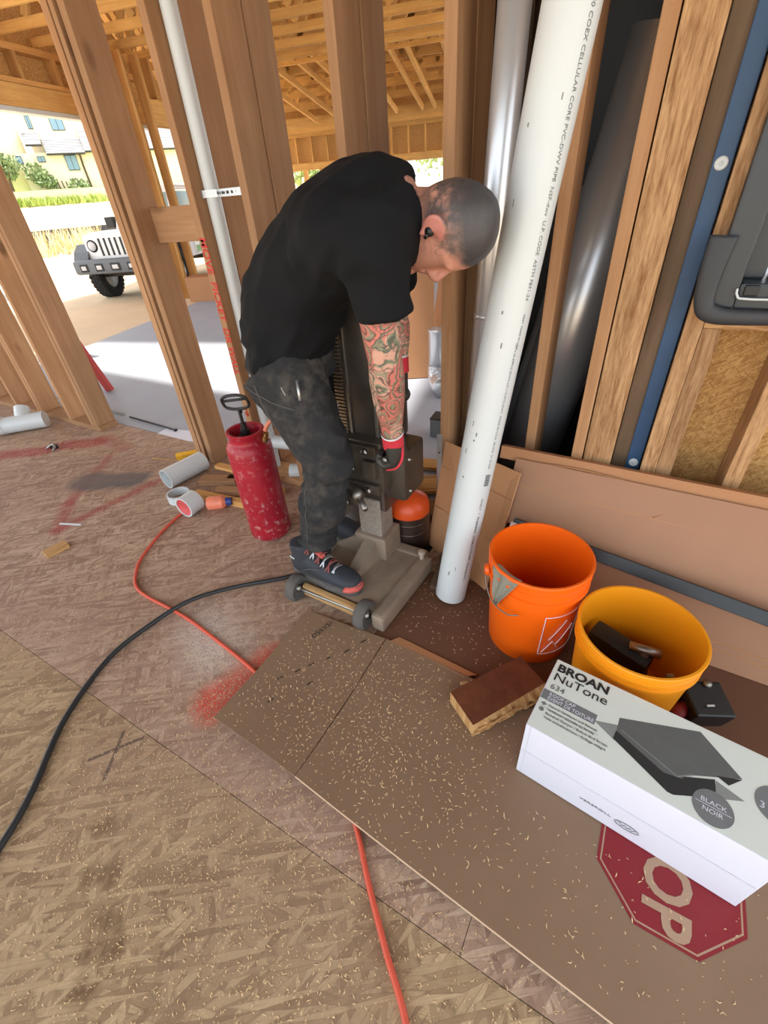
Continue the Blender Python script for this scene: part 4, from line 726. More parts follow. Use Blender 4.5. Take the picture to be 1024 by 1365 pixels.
MB().tube([f0 + Vector((.01, .003, .03)), f0 + Vector((.03, .02, .065)), f0 + Vector((.08, .07, .085)), f0 + Vector((.15, .15, .05)), f0 + Vector((.22, .24, -.1)), f0 + Vector((.30, .30, -.35)), f0 + Vector((.45, .26, -.47)), f0 + Vector((.60, .24, -.485))], .009, 12, smooth=6).build('hose', M_HOSE, t, smooth=True)

# ------------------------------------------------------------------ hose and cable on the floor
M_RHOSE = plain('red_hose', (206, 84, 62), .5, var=.08); M_CABLE = plain('black_cable', (36, 38, 40), .5)
tag(MB().tube([(-1.92, 1.10, .009), (-1.88, .93, .009), (-1.80, .752, .009), (-1.735, .675, .009), (-1.66, .62, .009), (-1.559, .600, .009), (-1.324, .595, .009), (-1.081, .565, .009), (-.90, .535, .008), (-.75, .50, .0065), (-.55, .42, .0065), (-.40, .345, .009), (-.34, .30, .009), (-.268, .23, .009), (-.178, .151, .009), (-.085, .07, .009), (-.02, -.05, .009), (.05, -.5, .009), (.0, -1.2, .009), (-.2, -2.1, .009)], .0068, 12, smooth=8).build('air_hose', M_RHOSE, smooth=True), 'long red hose snaking across the subfloor and under the cardboard', 'hose')
tag(MB().tube([(-1.3, -2.1, .010), (-1.15, -1.2, .010), (-1.06, -.55, .010), (-1.09, -.30, .010), (-1.135, -.162, .010), (-1.20, -.046, .010), (-1.335, .128, .010), (-1.42, .339, .010), (-1.41, .52, .012), (-1.36, .66, .022), (-1.26, .80, .012), (-1.10, .94, .012), (-1.02, 1.05, .012)], .0088, 12, smooth=8).build('power_cable', M_CABLE, smooth=True), 'thick black power cable curving across the subfloor to the drill rig', 'cable')

# ------------------------------------------------------------------ odds and ends by the doorway
t = thing('pipe_offcut', 'short cut length of white plastic pipe lying by the jamb', 'pipe', (-2.19, 1.34, 0)); ring_tube(MB(), (-2.205, 1.230, .0575), (-2.178, 1.478, .0575), .0572, .005, 40).build('pipe', M_PVC, t, auto=40)
t = thing('pipe_coupling', 'white pipe coupling ring lying flat on the subfloor', 'pipe fitting', (-2.045, 1.175, 0)); MB().lathe([(.052, .0), (.060, .0), (.060, .045), (.052, .045)], (-2.045, 1.175, .0), seg=36, closed=True).build('ring', M_PVC, t, auto=40)
t = thing('plugged_fitting', 'white pipe fitting with a red plug lying on its side on the subfloor', 'pipe fitting', (-1.86, 1.13, 0)); cx_ = Vector((-1.875, 1.075, .056)); ca = Vector((-.035, .999, 0)); MB().lathe([(.048, .0), (.056, .0), (.056, .085), (.048, .085)], cx_, ca, 36, closed=True).build('ring', M_PVC, t, auto=40); MB().lathe([(0, .012), (.04, .010), (.0482, .004), (.0482, .03), (0, .03)], cx_, ca, 36).build('red_plug', plain('red_plug', (206, 84, 84), .5, var=.25, scale=20), t, auto=40)
t = thing('glue_can', 'small orange can with a blue cap lying behind the red plugged fitting', 'can', (-1.80, 1.25, 0)); cg = Vector((-1.815, 1.175, .036)); cd_ = Vector((.80, .58, 0)).normalized(); MB().lathe([(0, 0), (.034, 0), (.036, .004), (.036, .08), (.022, .095)], cg, cd_, 24).build('can', plain('orange_label', (226, 128, 98), .4, var=.3, scale=25), t, auto=40); MB().lathe([(0, .03), (.02, .03), (.022, 0)], cg + cd_ * .094, cd_, 20).build('cap', plain('blue_cap', (40, 62, 130), .4), t, auto=40)
t = thing('yellow_bracket', 'bent yellow plastic bracket lying behind the cut pipe', 'bracket', (-2.38, 1.54, 0)); MB().box((-2.40, 1.53, .028), (.13, .035, .004), Euler((.6, 0, .8)), .001).box((-2.38, 1.52, .018), (.13, .004, .035), Euler((.2, 0, .8)), .001).build('bracket', plain('yellow_plastic', (226, 172, 44), .5), t); MB().box((-2.38, 1.50, .034), (.03, .006, .01), .8).build('tab', plain('yellow_tab', (200, 150, 40), .5), t)
scr = [((-2.06, 1.345), (-1.86, 1.435), .075, .038, 'lumber scrap lying nearest the cut white pipe', M_STUD), ((-1.90, 1.31), (-1.66, 1.395), .055, .03, 'lumber scrap lying in the middle beside the red tank', M_STUD), ((-1.98, 1.235), (-1.55, 1.285), .04, .035, 'pale lumber strip lying in front of the other scraps', M_STUDL)]
scr += [((-1.93, 1.44), (-1.70, 1.53), .089, .038, 'wide lumber scrap lying behind the others against the jamb', M_STUD), ((-1.64, 1.33), (-1.55, 1.47), .06, .03, 'short lumber scrap lying behind the red tank', M_STUDL)]
for (a, b, w, h, lb, mt) in scr: tag(beam('lumber_scrap', (*a, h / 2 + .001), (*b, h / 2 + .001), w, h, mt, None, side=(0, 1, 0)), lb, 'wood')
tag(beam('lumber_scrap', (-2.05, 1.47, .055), (-1.60, 1.50, .048), .045, .02, M_STUDL, None, side=(0, 1, 0)), 'thin yellowish stick resting on the scraps by the jamb', 'wood')
tag(beam('wood_offcut', (-2.25, .555, .013), (-2.235, .655, .013), .05, .025, M_SPL, None, side=(1, 0, 0)), 'small wedge of fresh wood lying alone on the subfloor', 'wood')
tag(beam('wood_stick', (-2.46, .74, .004), (-2.34, .785, .004), .012, .006, M_PVC, None, side=(0, 1, 0)), 'white stick lying across the red paint line', 'stick')
tag(beam('wood_stick', (-2.62, 1.43, .004), (-2.30, 1.50, .004), .008, .006, M_SPL, None, side=(0, 1, 0)), 'long thin splinter lying behind the cut white pipe', 'stick')
t = thing('pipe_tee', 'white plastic pipe tee lying on the subfloor under the left studs', 'pipe fitting', (-4.0, 1.33, 0)); MB().tube([(-4.06, 1.23, .065), (-3.86, 1.45, .065)], .06, 28).build('run', M_PVC, t, auto=40); MB().lathe([(.052, 0), (.07, 0), (.07, .06), (.052, .06)], (-4.09, 1.20, .072), (.66, .75, 0), 28, closed=True).build('hub', M_PVC, t, auto=40); MB().lathe([(0, .01), (.052, .01)], (-4.09, 1.20, .072), (.66, .75, 0), 28).build('inner', plain('pvc_inner', (196, 200, 190), .5), t); MB().tube([(-3.96, 1.34, .07), (-4.02, 1.40, .15)], .05, 24).build('branch', M_PVC, t, auto=40)
t = thing('metal_clip', 'small dark metal clip lying on the red paint mark', 'clip', (-3.42, 1.22, 0)); MB().tube([(-3.45, 1.21, .01), (-3.43, 1.24, .03), (-3.39, 1.24, .03), (-3.37, 1.21, .012)], .008, 8, smooth=3).build('loop', M_STEEL, t, smooth=True); MB().box((-3.42, 1.245, .02), (.06, .02, .03), .2, .004).build('body', M_BLACK, t)
t = thing('white_pail', 'pale plastic pail standing behind the worker legs', 'bucket', (-1.13, 1.44, .004)); MB().lathe([(0, 0), (.10, 0), (.115, .19), (.12, .19), (.12, .20), (.11, .20), (.098, .01), (0, .01)], (-1.13, 1.44, .004), seg=36).build('shell', plain('pale_pail', (206, 212, 216), .4), t, auto=50); MB().tube([(-1.25, 1.44, .18), (-1.2, 1.36, .13), (-1.1, 1.33, .13), (-1.02, 1.40, .18)], .003, 6, smooth=4).build('wire_handle', M_STEEL, t)
for (a, b, w, h, lb, mt) in (((-.95, 1.78), (-.74, 1.90), .16, .02, 'broken strand board scrap lying behind the core bit', M_OSB), ((-1.0, 2.02), (-.72, 2.08), .10, .02, 'second strand board scrap against the rear stud', M_OSB), ((-.80, 1.62), (-.69, 1.63), .12, .035, 'short lumber offcut between the studs behind the core bit', M_STUD), ((-.86, 1.56), (-.72, 1.50), .05, .03, 'small cut lumber piece beside the core bit', M_STUDL)): tag(beam('board_scrap', (*a, h / 2 + .001), (*b, h / 2 + .001), w, h, mt, None, side=(0, 1, 0)), lb, 'wood')
tag(beam('wood_stick', (-.56, 1.36, .012), (-.52, 1.15, .012), .03, .018, M_PLANKD, None, side=(1, 0, 0)), 'dirty brown stick lying by the foot of the leaning white pipe', 'stick')

# ------------------------------------------------------------------ sawdust and chips
M_CHIP = plain('wood_chip', (216, 186, 144), .9, var=.3, scale=40, spec=.1)
def chips(name, n, samp, zf, size, label, seed):
    r = random.Random(seed); m = MB()
    for _ in range(n):
        x, y = samp(r); z = zf(x, y) + .0008; a = r.random() * 6.283; L = size * (.35 + 1.2 * r.random() ** 2); w = L * .12 + .0005; c_, s_ = math.cos(a), math.sin(a); k = r.uniform(-.5, .5) * L; h = r.uniform(.0004, .004)
        P = [Vector((x - c_ * L, y - s_ * L, z)), Vector((x - s_ * k, y + c_ * k, z + h)), Vector((x + c_ * L, y + s_ * L, z))]; wv = Vector((-s_ * w, c_ * w, 0))
        m.raw([P[0] - wv * .4, P[0] + wv * .4, P[1] + wv, P[1] - wv, P[2] + wv * .4, P[2] - wv * .4], [(0, 1, 2, 3), (3, 2, 4, 5)])
    return tag(m.build(name, M_CHIP), label, 'sawdust', kind='stuff')
def s_floor(r):
    while True:
        x = r.uniform(-2.0, .3); y = r.uniform(-.45, 1.05); on = (y > .345 - (x + .884) * .075 and x > -.885)
        if not on and r.random() < (.25 + .75 * math.exp(-((x + .55) / .55) ** 2 - ((y - .1) / .4) ** 2)): return x, y
def s_card(r):
    while True:
        x = r.uniform(-.87, .9); y = r.uniform(.30, .83)
        if y > .345 - (x + .884) * .075 and not (-.05 < x < .48 and y > .55) and r.random() < (.16 + math.exp(-((x + .5) / .35) ** 2 - ((y - .58) / .25) ** 2)): return x, y
def s_rest(r): return r.uniform(-.9, -.1), r.uniform(.9, 1.28)
chips('sawdust', 9500, s_floor, lambda x, y: 0, .0034, 'pale wood shavings scattered over the subfloor', 1)
chips('sawdust', 2200, s_card, lambda x, y: cz(x, y, .3, (y - .3) / .55) + .0018, .0038, 'pale wood shavings scattered over the flattened carton', 2)
chips('sawdust', 500, s_rest, lambda x, y: .0052, .0038, 'pale wood shavings around the drill rig base', 3)

# ------------------------------------------------------------------ core drill rig
M_GREASE = plain('greasy_cast_metal', (80, 72, 64), .42, .35, var=.45, scale=22, bump=.25); M_CAST = plain('dusty_cast_base', (146, 130, 114), .6, .2, var=.45, scale=12, bump=.2); M_SPECK = plain('speckled_cast_post', (150, 140, 130), .65, .2, var=.5, scale=70, bump=.3); M_COLM = plain('dark_steel_column', (84, 76, 70), .32, .55, var=.4, scale=14); M_TOOTH = plain('rack_tooth_steel', (150, 132, 112), .35, .8, var=.2); M_WHEEL = plain('grey_wheel_rubber', (88, 84, 80), .75, var=.3, scale=30, bump=.2)
M_BITO = plain('orange_bit_paint', (214, 78, 24), .4, var=.2, scale=10); M_BITS = plain('spinning_bit_steel', (92, 78, 72), .3, .8, var=.3, scale=6)
RG = Vector((-.80, 1.08, .004)); rig = thing('core_drill_rig', 'greasy core drill rig on a wheeled cast base straddled by the worker', 'drill rig', RG)
m = MB(); m.prism([(-.985, .925), (-.61, .900), (-.590, 1.235), (-.66, 1.275), (-.93, 1.285), (-1.00, 1.235)], .040, .072).build('base_plate', M_CAST, rig)
for nm, a, b in (('base_rail', (-.612, .868), (-.588, 1.240)), ('base_rail', (-.992, .915), (-1.002, 1.240))): beam(nm, (*a, .05), (*b, .05), .052, .072, M_CAST, rig, side=(1, 0, 0), ch=.012)
beam('base_rail', (-.99, 1.255, .05), (-.60, 1.255, .05), .05, .06, M_CAST, rig, side=(0, 1, 0), ch=.01)
m = MB().raw([(-.815, .96, .072), (-.785, .96, .072), (-.775, 1.16, .165), (-.825, 1.16, .165), (-.83, .96, .07), (-.77, .96, .07), (-.76, 1.17, .07), (-.84, 1.17, .07)], [(0, 1, 2, 3), (0, 4, 5, 1), (1, 5, 6, 2), (2, 6, 7, 3), (3, 7, 4, 0), (4, 7, 6, 5)]); m.build('base_rib', M_CAST, rig)
m = MB().raw([(-.99, 1.16, .072), (-.99, 1.21, .072), (-.84, 1.21, .18), (-.84, 1.16, .18), (-.99, 1.15, .07), (-.99, 1.22, .07), (-.84, 1.22, .07), (-.84, 1.15, .07)], [(0, 1, 2, 3), (0, 4, 5, 1), (1, 5, 6, 2), (2, 6, 7, 3), (3, 7, 4, 0), (4, 7, 6, 5)]); m.build('base_rib', M_CAST, rig)
MB().box((-.80, 1.215, .125), (.145, .13, .11), ch=.01).build('post_socket', M_CAST, rig); MB().box((-.80, 1.215, .25), (.10, .095, .20), ch=.006).build('post', M_SPECK, rig)
for x, nm in ((-.985, 0), (-.672, 1)):
    w = MB().lathe([(.018, -.022), (.046, -.022), (.054, -.016), (.056, 0), (.054, .016), (.046, .022), (.040, .019), (.034, .012), (.018, .012)], (x, .880, .060), (1, 0, 0), 36).build('wheel', M_WHEEL, rig, auto=50); MB().lathe([(0, .020), (.009, .020), (.016, .014), (.018, .005), (.018, -.005), (0, -.006)], (x + .004, .880, .060), (1, 0, 0), 20).build('hub', M_STEEL, w, auto=40)
MB().tube([(-1.0, .880, .060), (-.655, .880, .060)], .008, 10).build('axle', M_STEEL, rig); beam('axle_bracket', (-.955, .893, .055), (-.70, .885, .055), .022, .050, M_SPL, rig, side=(0, 1, 0), ch=.005)
for x, y in ((-.600, 1.215), (-.985, 1.23)): MB().lathe([(.009, 0), (.009, .028), (.014, .030), (.014, .044), (.010, .046), (0, .046)], (x, y, .08), (0, 0, 1), 12).build('leveling_screw', plain('dusty_bolt', (186, 172, 154), .6, .3), rig, auto=40)
MB().box((-.785, 1.225, .80), (.118, .10, 1.00), ch=.012).build('column', M_COLM, rig, auto=40); MB().box((-.7, 1.22, 1.31), (.01, .01, .01)).build('column_pin', M_COLM, rig)
for x in (-.838, -.735): MB().box((x, 1.174, .80), (.012, .010, .98), ch=.002).build('column_edge', M_STEEL, rig)
rk = MB().box((-.866, 1.190, .80), (.040, .036, .98), ch=.003).build('rack', M_COLM, rig)
tooth = None
for k in range(78):
    z = .33 + .0122 * k
    if tooth is None: tooth = MB().box((-.868, 1.169, z), (.034, .010, .0062)).build('tooth', M_TOOTH, rk)
    else: c_ = tooth.copy(); COL.objects.link(c_); c_.parent = rk; c_.location = tooth.location + Vector((0, 0, .0122 * k))
cg_ = MB().box((-.800, 1.215, .52), (.20, .17, .20), ch=.008).build('carriage', M_GREASE, rig, auto=40)
for c_, s_ in (((-.805, 1.124, .595), (.185, .03, .035)), ((-.805, 1.124, .44), (.185, .03, .04)), ((-.895, 1.13, .52), (.03, .04, .12)), ((-.745, 1.122, .52), (.05, .03, .07))): MB().box(c_, s_, ch=.004).build('carriage_rib', M_GREASE, cg_)
for x, z in ((-.87, .595), (-.75, .595), (-.87, .44), (-.75, .44), (-.81, .52)): MB().lathe([(0, .014), (.008, .014), (.013, .010), (.013, 0)], (x, 1.108, z), (0, -1, 0), 6).build('bolt', M_STEEL, cg_)
for k in range(6): MB().box((-.838, 1.108, .495 + .009 * k), (.03, .006, .004)).build('pinion_tooth', M_TOOTH, cg_)
lk = MB().box((-.91, 1.115, .405), (.15, .13, .055), ch=.006).build('lock_block', M_GREASE, rig); MB().box((-.90, 1.10, .345), (.12, .10, .05), ch=.006).build('lock_block', M_GREASE, rig)
for x in (-.965, -.87): MB().lathe([(0, .012), (.008, .012), (.012, .008), (.012, 0)], (x, 1.05, .405), (0, -1, 0), 6).build('bolt', M_STEEL, lk)
MB().tube([(-.79, 1.09, .425), (-.85, 1.03, .375), (-.90, 1.00, .335)], [.013, .011, .009], 10).tube([(-.83, 1.10, .43), (-.76, 1.06, .44)], .022, 12).build('feed_lever', M_STEEL, rig, smooth=True); MB().tube([(-.80, 1.10, .43), (-.72, 1.03, .415)], .010, 10).build('feed_lever', M_STEEL, rig, smooth=True)
MB().lathe([(.03, 0), (.034, .01), (.034, .04), (.02, .05), (0, .05)], (-.80, 1.105, .42), (0, -1, 0), 16).build('pinion_hub', M_GREASE, rig, auto=40)
gb = MB().box((-.700, 1.265, .465), (.115, .16, .20), ch=.018).build('gearbox', M_GREASE, rig, auto=40)
for z in (.40, .53): MB().lathe([(0, .008), (.007, .008), (.010, 0)], (-.643, 1.22, z), (1, 0, 0), 8).build('bolt', M_STEEL, gb)
MB().lathe([(.048, 0), (.050, .01), (.050, .16), (.056, .165), (.056, .19), (.050, .195), (.048, .28), (.03, .30), (0, .30)], (-.765, 1.345, .56), (0, 0, 1), 28).build('motor', M_COLM, rig, auto=40)
for k in range(8): a_ = math.pi * k / 4; MB().box(Vector((-.765, 1.345, .82)) + Vector((math.cos(a_), math.sin(a_), 0)) * .049, (.004, .012, .05), a_).build('vent', M_BLACK, rig)
MB().tube([(-.735, 1.33, .64), (-.716, 1.295, .655), (-.716, 1.295, .80), (-.735, 1.33, .82)], .013, 10, smooth=4).build('motor_handle', M_BLACK, rig, smooth=True)
MB().tube([(-.70, 1.17, .575), (-.645, 1.10, .619), (-.634, 1.08, .622), (-.634, 1.035, .622)], .011, 10, smooth=4).build('grip_bar', M_STEEL, rig, smooth=True)
BT = Vector((-.735, 1.375, 0)); bit = MB().lathe([(.078, -.02), (.0885, -.02), (.0885, .085), (.0885, .195), (.086, .215), (.080, .222), (.074, .222)], BT, (0, 0, 1), 48, closed=False).build('core_bit', M_BITS, rig, smooth=True)
MB().lathe([(.0885, .188), (.0888, .21), (.082, .238), (.055, .262), (.028, .272), (.028, .292), (.022, .296), (.022, .34), (.018, .34), (0, .34)], BT, (0, 0, 1), 48).build('bit_cap', M_BITO, rig, auto=40)
for z in (.10, .15): MB().lathe([(.0886, 0), (.0893, .004), (.0886, .008)], BT + Vector((0, 0, z)), (0, 0, 1), 48).build('bit_band', M_BITS, bit, smooth=True)
MB().lathe([(.02, 0), (.03, .02), (.03, .07)], BT + Vector((0, 0, .33)), (0, 0, 1), 20).build('spindle', M_GREASE, rig, auto=40)
hole = MB().lathe([(.0, 0), (.105, 0), (.108, .001)], (BT.x, BT.y, .0008), (0, 0, 1), 40).build('cut_hole', plain('dark_hole', (14, 12, 11), .9), floor)

# ------------------------------------------------------------------ the worker
def skin_material():
    t = NT('tattooed_skin'); c = t.coord(); xyz = t.add('ShaderNodeSeparateXYZ', {0: c}); X, Y, Z = xyz.outputs
    skin = t.mix(t.noise(c, 12, 3), lin((186, 124, 106)), lin((216, 160, 138)))
    w = t.vm('ADD', c, t.vm('SCALE', t.noise(c, 9, 2, out=1), (0, 0, 0))); sc = w.node; sc.inputs[1].default_value = (0, 0, 0)
    warp = t.add('ShaderNodeVectorMath', operation='SCALE'); t.set(warp.inputs[0], t.noise(c, 14, 2, out=1)); warp.inputs[3].default_value = .05; wc = t.vm('ADD', c, warp.outputs[0])
    # arm: paisley rings, dark outlines, pink and green fills
    d = t.voro(wc, 15); ringf = t.math('FRACT', t.math('MULTIPLY', d, 6.5)); lines = t.math('MULTIPLY', t.rng(t.math('ABSOLUTE', t.math('SUBTRACT', ringf, .5)), .30, .44), t.rng(t.noise(c, 40, 3), .34, .52)); fine = t.rng(t.voro(wc, 55, feature='DISTANCE_TO_EDGE'), .02, .07, 1, 0); lines = t.math('MAXIMUM', lines, t.math('MULTIPLY', fine, t.rng(t.noise(c, 18, 2), .48, .58)))
    vc = t.add('ShaderNodeSeparateColor', {0: t.voro(wc, 15, 'Color')}); fill = t.mix(t.math('GREATER_THAN', vc.outputs[0], .45), lin((196, 150, 132)), lin((192, 112, 100))); band = t.math('GREATER_THAN', t.math('FRACT', t.math('MULTIPLY', d, 4.5)), .72); fill = t.mix(t.math('MULTIPLY', band, .8), fill, lin((112, 132, 106)))
    dots = t.rng(t.voro(wc, 75), .16, .24, 1, 0); armc = t.mix(t.math('MULTIPLY', lines, .85), fill, lin((62, 66, 58))); armc = t.mix(t.math('MULTIPLY', dots, .5), armc, lin((70, 70, 66)))
    # head: soft grey shaded line work, denser towards the crown
    d2 = t.voro(wc, 34); l2 = t.math('MULTIPLY', t.rng(t.math('ABSOLUTE', t.math('SUBTRACT', t.math('FRACT', t.math('MULTIPLY', d2, 3.0)), .5)), .2, .46), t.rng(t.noise(c, 30, 3), .35, .6)); gr = t.mix(l2, t.mix(t.noise(c, 45, 4), lin((112, 98, 94)), lin((58, 58, 60))), lin((36, 37, 40)))
    hair = t.mix(t.noise(c, 220, 2), lin((30, 31, 34)), lin((62, 63, 66)))
    headf = t.rng(X, .44, .475); face = t.rng(t.math('ADD', Z, t.math('MULTIPLY', X, 1.04)), 1.632, 1.658)      # 0 on the face, 1 behind the hairline
    tat = t.math('MULTIPLY', headf, t.math('MULTIPLY', face, t.rng(t.noise(c, 22, 3), .36, .5)))
    col = t.mix(t.rng(X, .28, .30, 0, 0), skin, skin)
    isarm = t.rng(Z, 1.036, 1.020)
    col = t.mix(isarm, skin, armc); col = t.mix(t.math('MULTIPLY', tat, .9), col, gr)
    crown = t.rng(t.math('ADD', X, t.math('MULTIPLY', Z, .1)), .60, .67); col = t.mix(t.math('MULTIPLY', t.math('MULTIPLY', crown, headf), face), col, t.mix(.3, hair, gr))
    nk = t.math('MULTIPLY', t.rng(X, .355, .38), t.math('MULTIPLY', l2, t.math('MULTIPLY', t.rng(Z, 1.09, 1.11), .5))); col = t.mix(nk, col, lin((84, 76, 74)))
    ex_ = t.vm('LENGTH', t.add('ShaderNodeCombineXYZ', {0: t.math('SUBTRACT', X, .490), 1: t.math('SUBTRACT', Z, 1.152)}).outputs[0], out=1); earf = t.math('MULTIPLY', t.rng(ex_, .026, .031, 1, 0), t.rng(t.math('ABSOLUTE', Y), .072, .077)); col = t.mix(earf, col, lin((196, 128, 116)))
    t.bump(t.noise(c, 180, 2), .08, .001)
    return t.fin(col, .5)
M_SKIN = skin_material()
def loft(m, rings):
    """rings: (centre, dir_a, dir_b, ra, rb) in world coordinates, 24 points each"""
    n = 24; V = []
    for (c, A, B, ra, rb) in rings:
        c = Vector(c); A = Vector(A).normalized(); B = Vector(B).normalized()
        for k in range(n):
            th = 2 * math.pi * k / n; ca, sa = math.cos(th), math.sin(th); V.append(c + A * (ra * math.copysign(abs(ca) ** .88, ca)) + B * (rb * math.copysign(abs(sa) ** .88, sa)))
    F = [tuple(range(n))[::-1], tuple((len(rings) - 1) * n + k for k in range(n))]
    for i in range(len(rings) - 1):
        for k in range(n): F.append((i * n + k, i * n + (k + 1) % n, (i + 1) * n + (k + 1) % n, (i + 1) * n + k))
    m.raw(V, F); return m
Y0 = 1.10; BASE = Vector((-.95, 1.10, .076)); YD = Vector((-.24, 1, 0)).normalized()
SP = [((-.985, .885), (-1, .0), .132, .168), ((-.983, .925), (-1, .05), .138, .174), ((-.970, .98), (-.97, .24), .150, .178), ((-.930, 1.06), (-.85, .50), .154, .180), ((-.862, 1.14), (-.63, .78), .140, .184), ((-.775, 1.20), (-.42, .90), .136, .194), ((-.685, 1.234), (-.18, .98), .134, .200), ((-.622, 1.242), (.10, 1.0), .128, .186), ((-.585, 1.238), (.35, .94), .108, .140), ((-.560, 1.234), (.5, .86), .082, .100)]
def spine_rings(shrink=0.0, upto=99): return [((x, Y0, z), YD, (nx, 0, nz), a - shrink, b - shrink) for ((x, z), (nx, nz), b, a) in SP[:upto]]
def head_rings():
    H = [(-.570, .030, 1.165, 1.215), (-.560, .042, 1.150, 1.235), (-.545, .052, 1.141, 1.265), (-.522, .060, 1.138, 1.290), (-.500, .067, 1.141, 1.303), (-.478, .072, 1.144, 1.310), (-.458, .075, 1.145, 1.313), (-.440, .077, 1.137, 1.314), (-.415, .074, 1.141, 1.310), (-.390, .067, 1.150, 1.300), (-.370, .056, 1.164, 1.287), (-.357, .043, 1.180, 1.274), (-.349, .026, 1.200, 1.258), (-.346, .010, 1.218, 1.242)]
    return [((x, Y0, (zf + zb) / 2), (0, 1, 0), (0, 0, 1), wy, (zb - zf) / 2) for (x, wy, zf, zb) in H]
NS_ = (-.575, .945, 1.222); NE = (-.566, .965, .962); NW = (-.606, 1.050, .695)
FS_ = (-.725, 1.255, 1.195); FE = (-.745, 1.350, .970); FW = (-.728, 1.335, .815)
mb = MB(); loft(mb, spine_rings(.018)); loft(mb, head_rings())
mb.tube([(-.640, Y0, 1.245), (-.575, Y0, 1.248), (-.520, Y0, 1.246), (-.470, Y0, 1.240)], [(.070, .075), (.058, .060), (.056, .056), (.06, .06)], 20, smooth=3)
# nose, lips, brow ridge, ear base
mb.tube([(-.448, Y0, 1.146), (-.470, Y0, 1.134), (-.488, Y0, 1.124), (-.497, Y0, 1.132), (-.504, Y0, 1.146)], [.008, .010, .0125, .014, .008], 12, smooth=3)
mb.tube([(-.438, Y0 - .050, 1.156), (-.436, Y0 - .025, 1.146), (-.436, Y0 + .025, 1.146), (-.438, Y0 + .050, 1.156)], .007, 10, smooth=3)
mb.tube([(-.517, Y0 - .022, 1.143), (-.517, Y0, 1.136), (-.517, Y0 + .022, 1.143)], .006, 8, smooth=3).tube([(-.528, Y0 - .02, 1.144), (-.528, Y0, 1.137), (-.528, Y0 + .02, 1.144)], .006, 8, smooth=3)
mb.tube([(-.553, Y0 - .02, 1.147), (-.555, Y0, 1.140), (-.553, Y0 + .02, 1.147)], .012, 10, smooth=3)
for s_ in (-1, 1): mb.tube([(-.502, Y0 + s_ * .008, 1.138), (-.498, Y0 + s_ * .014, 1.138)], .007, 8)
for s_ in (-1, 1):
    e0 = Vector((-.458, Y0 + s_ * .074, 1.228)); hp = [(-.026, 0, -.004), (-.020, .010, .012), (-.002, .015, .022), (.016, .015, .020), (.026, .012, .006), (.022, .008, -.010), (.008, .003, -.014)]
    mb.tube([e0 + Vector((a, s_ * b, c_)) for a, b, c_ in hp], [.006, .0055, .006, .006, .006, .0055, .005], 8, smooth=4); mb.tube([e0 + Vector((-.03, s_ * .006, -.006)), e0 + Vector((-.020, s_ * .008, -.006))], [.009, .008], 10); mb.tube([e0 + Vector((-.018, s_ * .002, -.002)), e0 + Vector((.018, s_ * .006, .006))], [.010, .012], 10); mb.tube([e0 + Vector((-.014, s_ * .010, .004)), e0 + Vector((.004, s_ * .013, .012)), e0 + Vector((.014, s_ * .010, .004))], .0045, 8, smooth=3)
def arm(m, S, E, W, k=1.0, extra=0.0):
    S, E, W = map(Vector, (S, E, W)); m.tube([S, S.lerp(E, .3), S.lerp(E, .65), E, E.lerp(W, .22), E.lerp(W, .45), E.lerp(W, .75), W], [.062 * k, .056 * k, .049 * k, .043 * k, .047 * k, .044 * k, .034 * k, (.027 * k, .031 * k)], 20, smooth=3)
arm(mb, NS_, NE, NW); arm(mb, FS_, FE, FW)
def hand(m, W, K, fy, grow=0.0, thumb=None):
    """palm from wrist W to the knuckle row K (list of 4 knuckle points), finger chains fy, thumb chain"""
    W = Vector(W); kc = (Vector(K[0]) + Vector(K[3])) / 2; m.tube([W + Vector((0, 0, .02)), W.lerp(kc, .25), W.lerp(kc, .6), kc], [(.026 + grow, .029 + grow), (.024 + grow, .034 + grow), (.021 + grow, .041 + grow), (.017 + grow, .041 + grow)], 20, smooth=3, up=(1, 0, 0))
    for kp, ch in zip(K, fy): m.tube([Vector(kp) + (W - Vector(kp)) * .25, Vector(kp)] + [Vector(p) for p in ch], [.0095 + grow, .0105 + grow] + [.0098 + grow, .0090 + grow, .0080 + grow][:len(ch)], 12, smooth=3)
    if thumb: m.tube([Vector(p) for p in thumb], [.013 + grow, .0125 + grow, .0115 + grow, .0095 + grow], 12, smooth=3)
yk = (1.040, 1.0615, 1.083, 1.1045); dl = (.90, .98, 1.03, 1.0)
KN = [(-.600, y, .628 - .003 * abs(i - 1.6)) for i, y in enumerate(yk)]
FY = [[(-.600 - .040 * d, y, .602), (-.600 - .064 * d, y - .001, .622), (-.600 - .052 * d, y - .001, .642)] for y, d in zip(yk, dl)]
TH = [(-.608, 1.098, .668), (-.622, 1.122, .652), (-.640, 1.124, .632), (-.652, 1.112, .616)]
KF = [(-.676, 1.335 - .021 * i, .745) for i in range(4)]; KF = [(-.708, 1.262 + .021 * i, .752 - .004 * i) for i in range(4)]
FF = [[(-.696, y_, .722), (-.708, y_ - .002, .705), (-.730, y_, .708)] for (_, y_, _z) in KF]; TF = [(-.733, 1.345, .79), (-.742, 1.33, .765), (-.738, 1.30, .745), (-.73, 1.28, .735)]
hand(mb, NW, KN, FY, 0, TH); hand(mb, FW, KF, FF, 0, TF)
LEGN = [((-.950, 1.005, .885), .116), ((-.893, .990, .80), .096), ((-.838, .978, .70), .082), ((-.803, .973, .635), .070), ((-.822, .975, .55), .064), ((-.868, .985, .42), .060), ((-.915, .993, .30), .046), ((-.955, 1.000, .18), .040)]
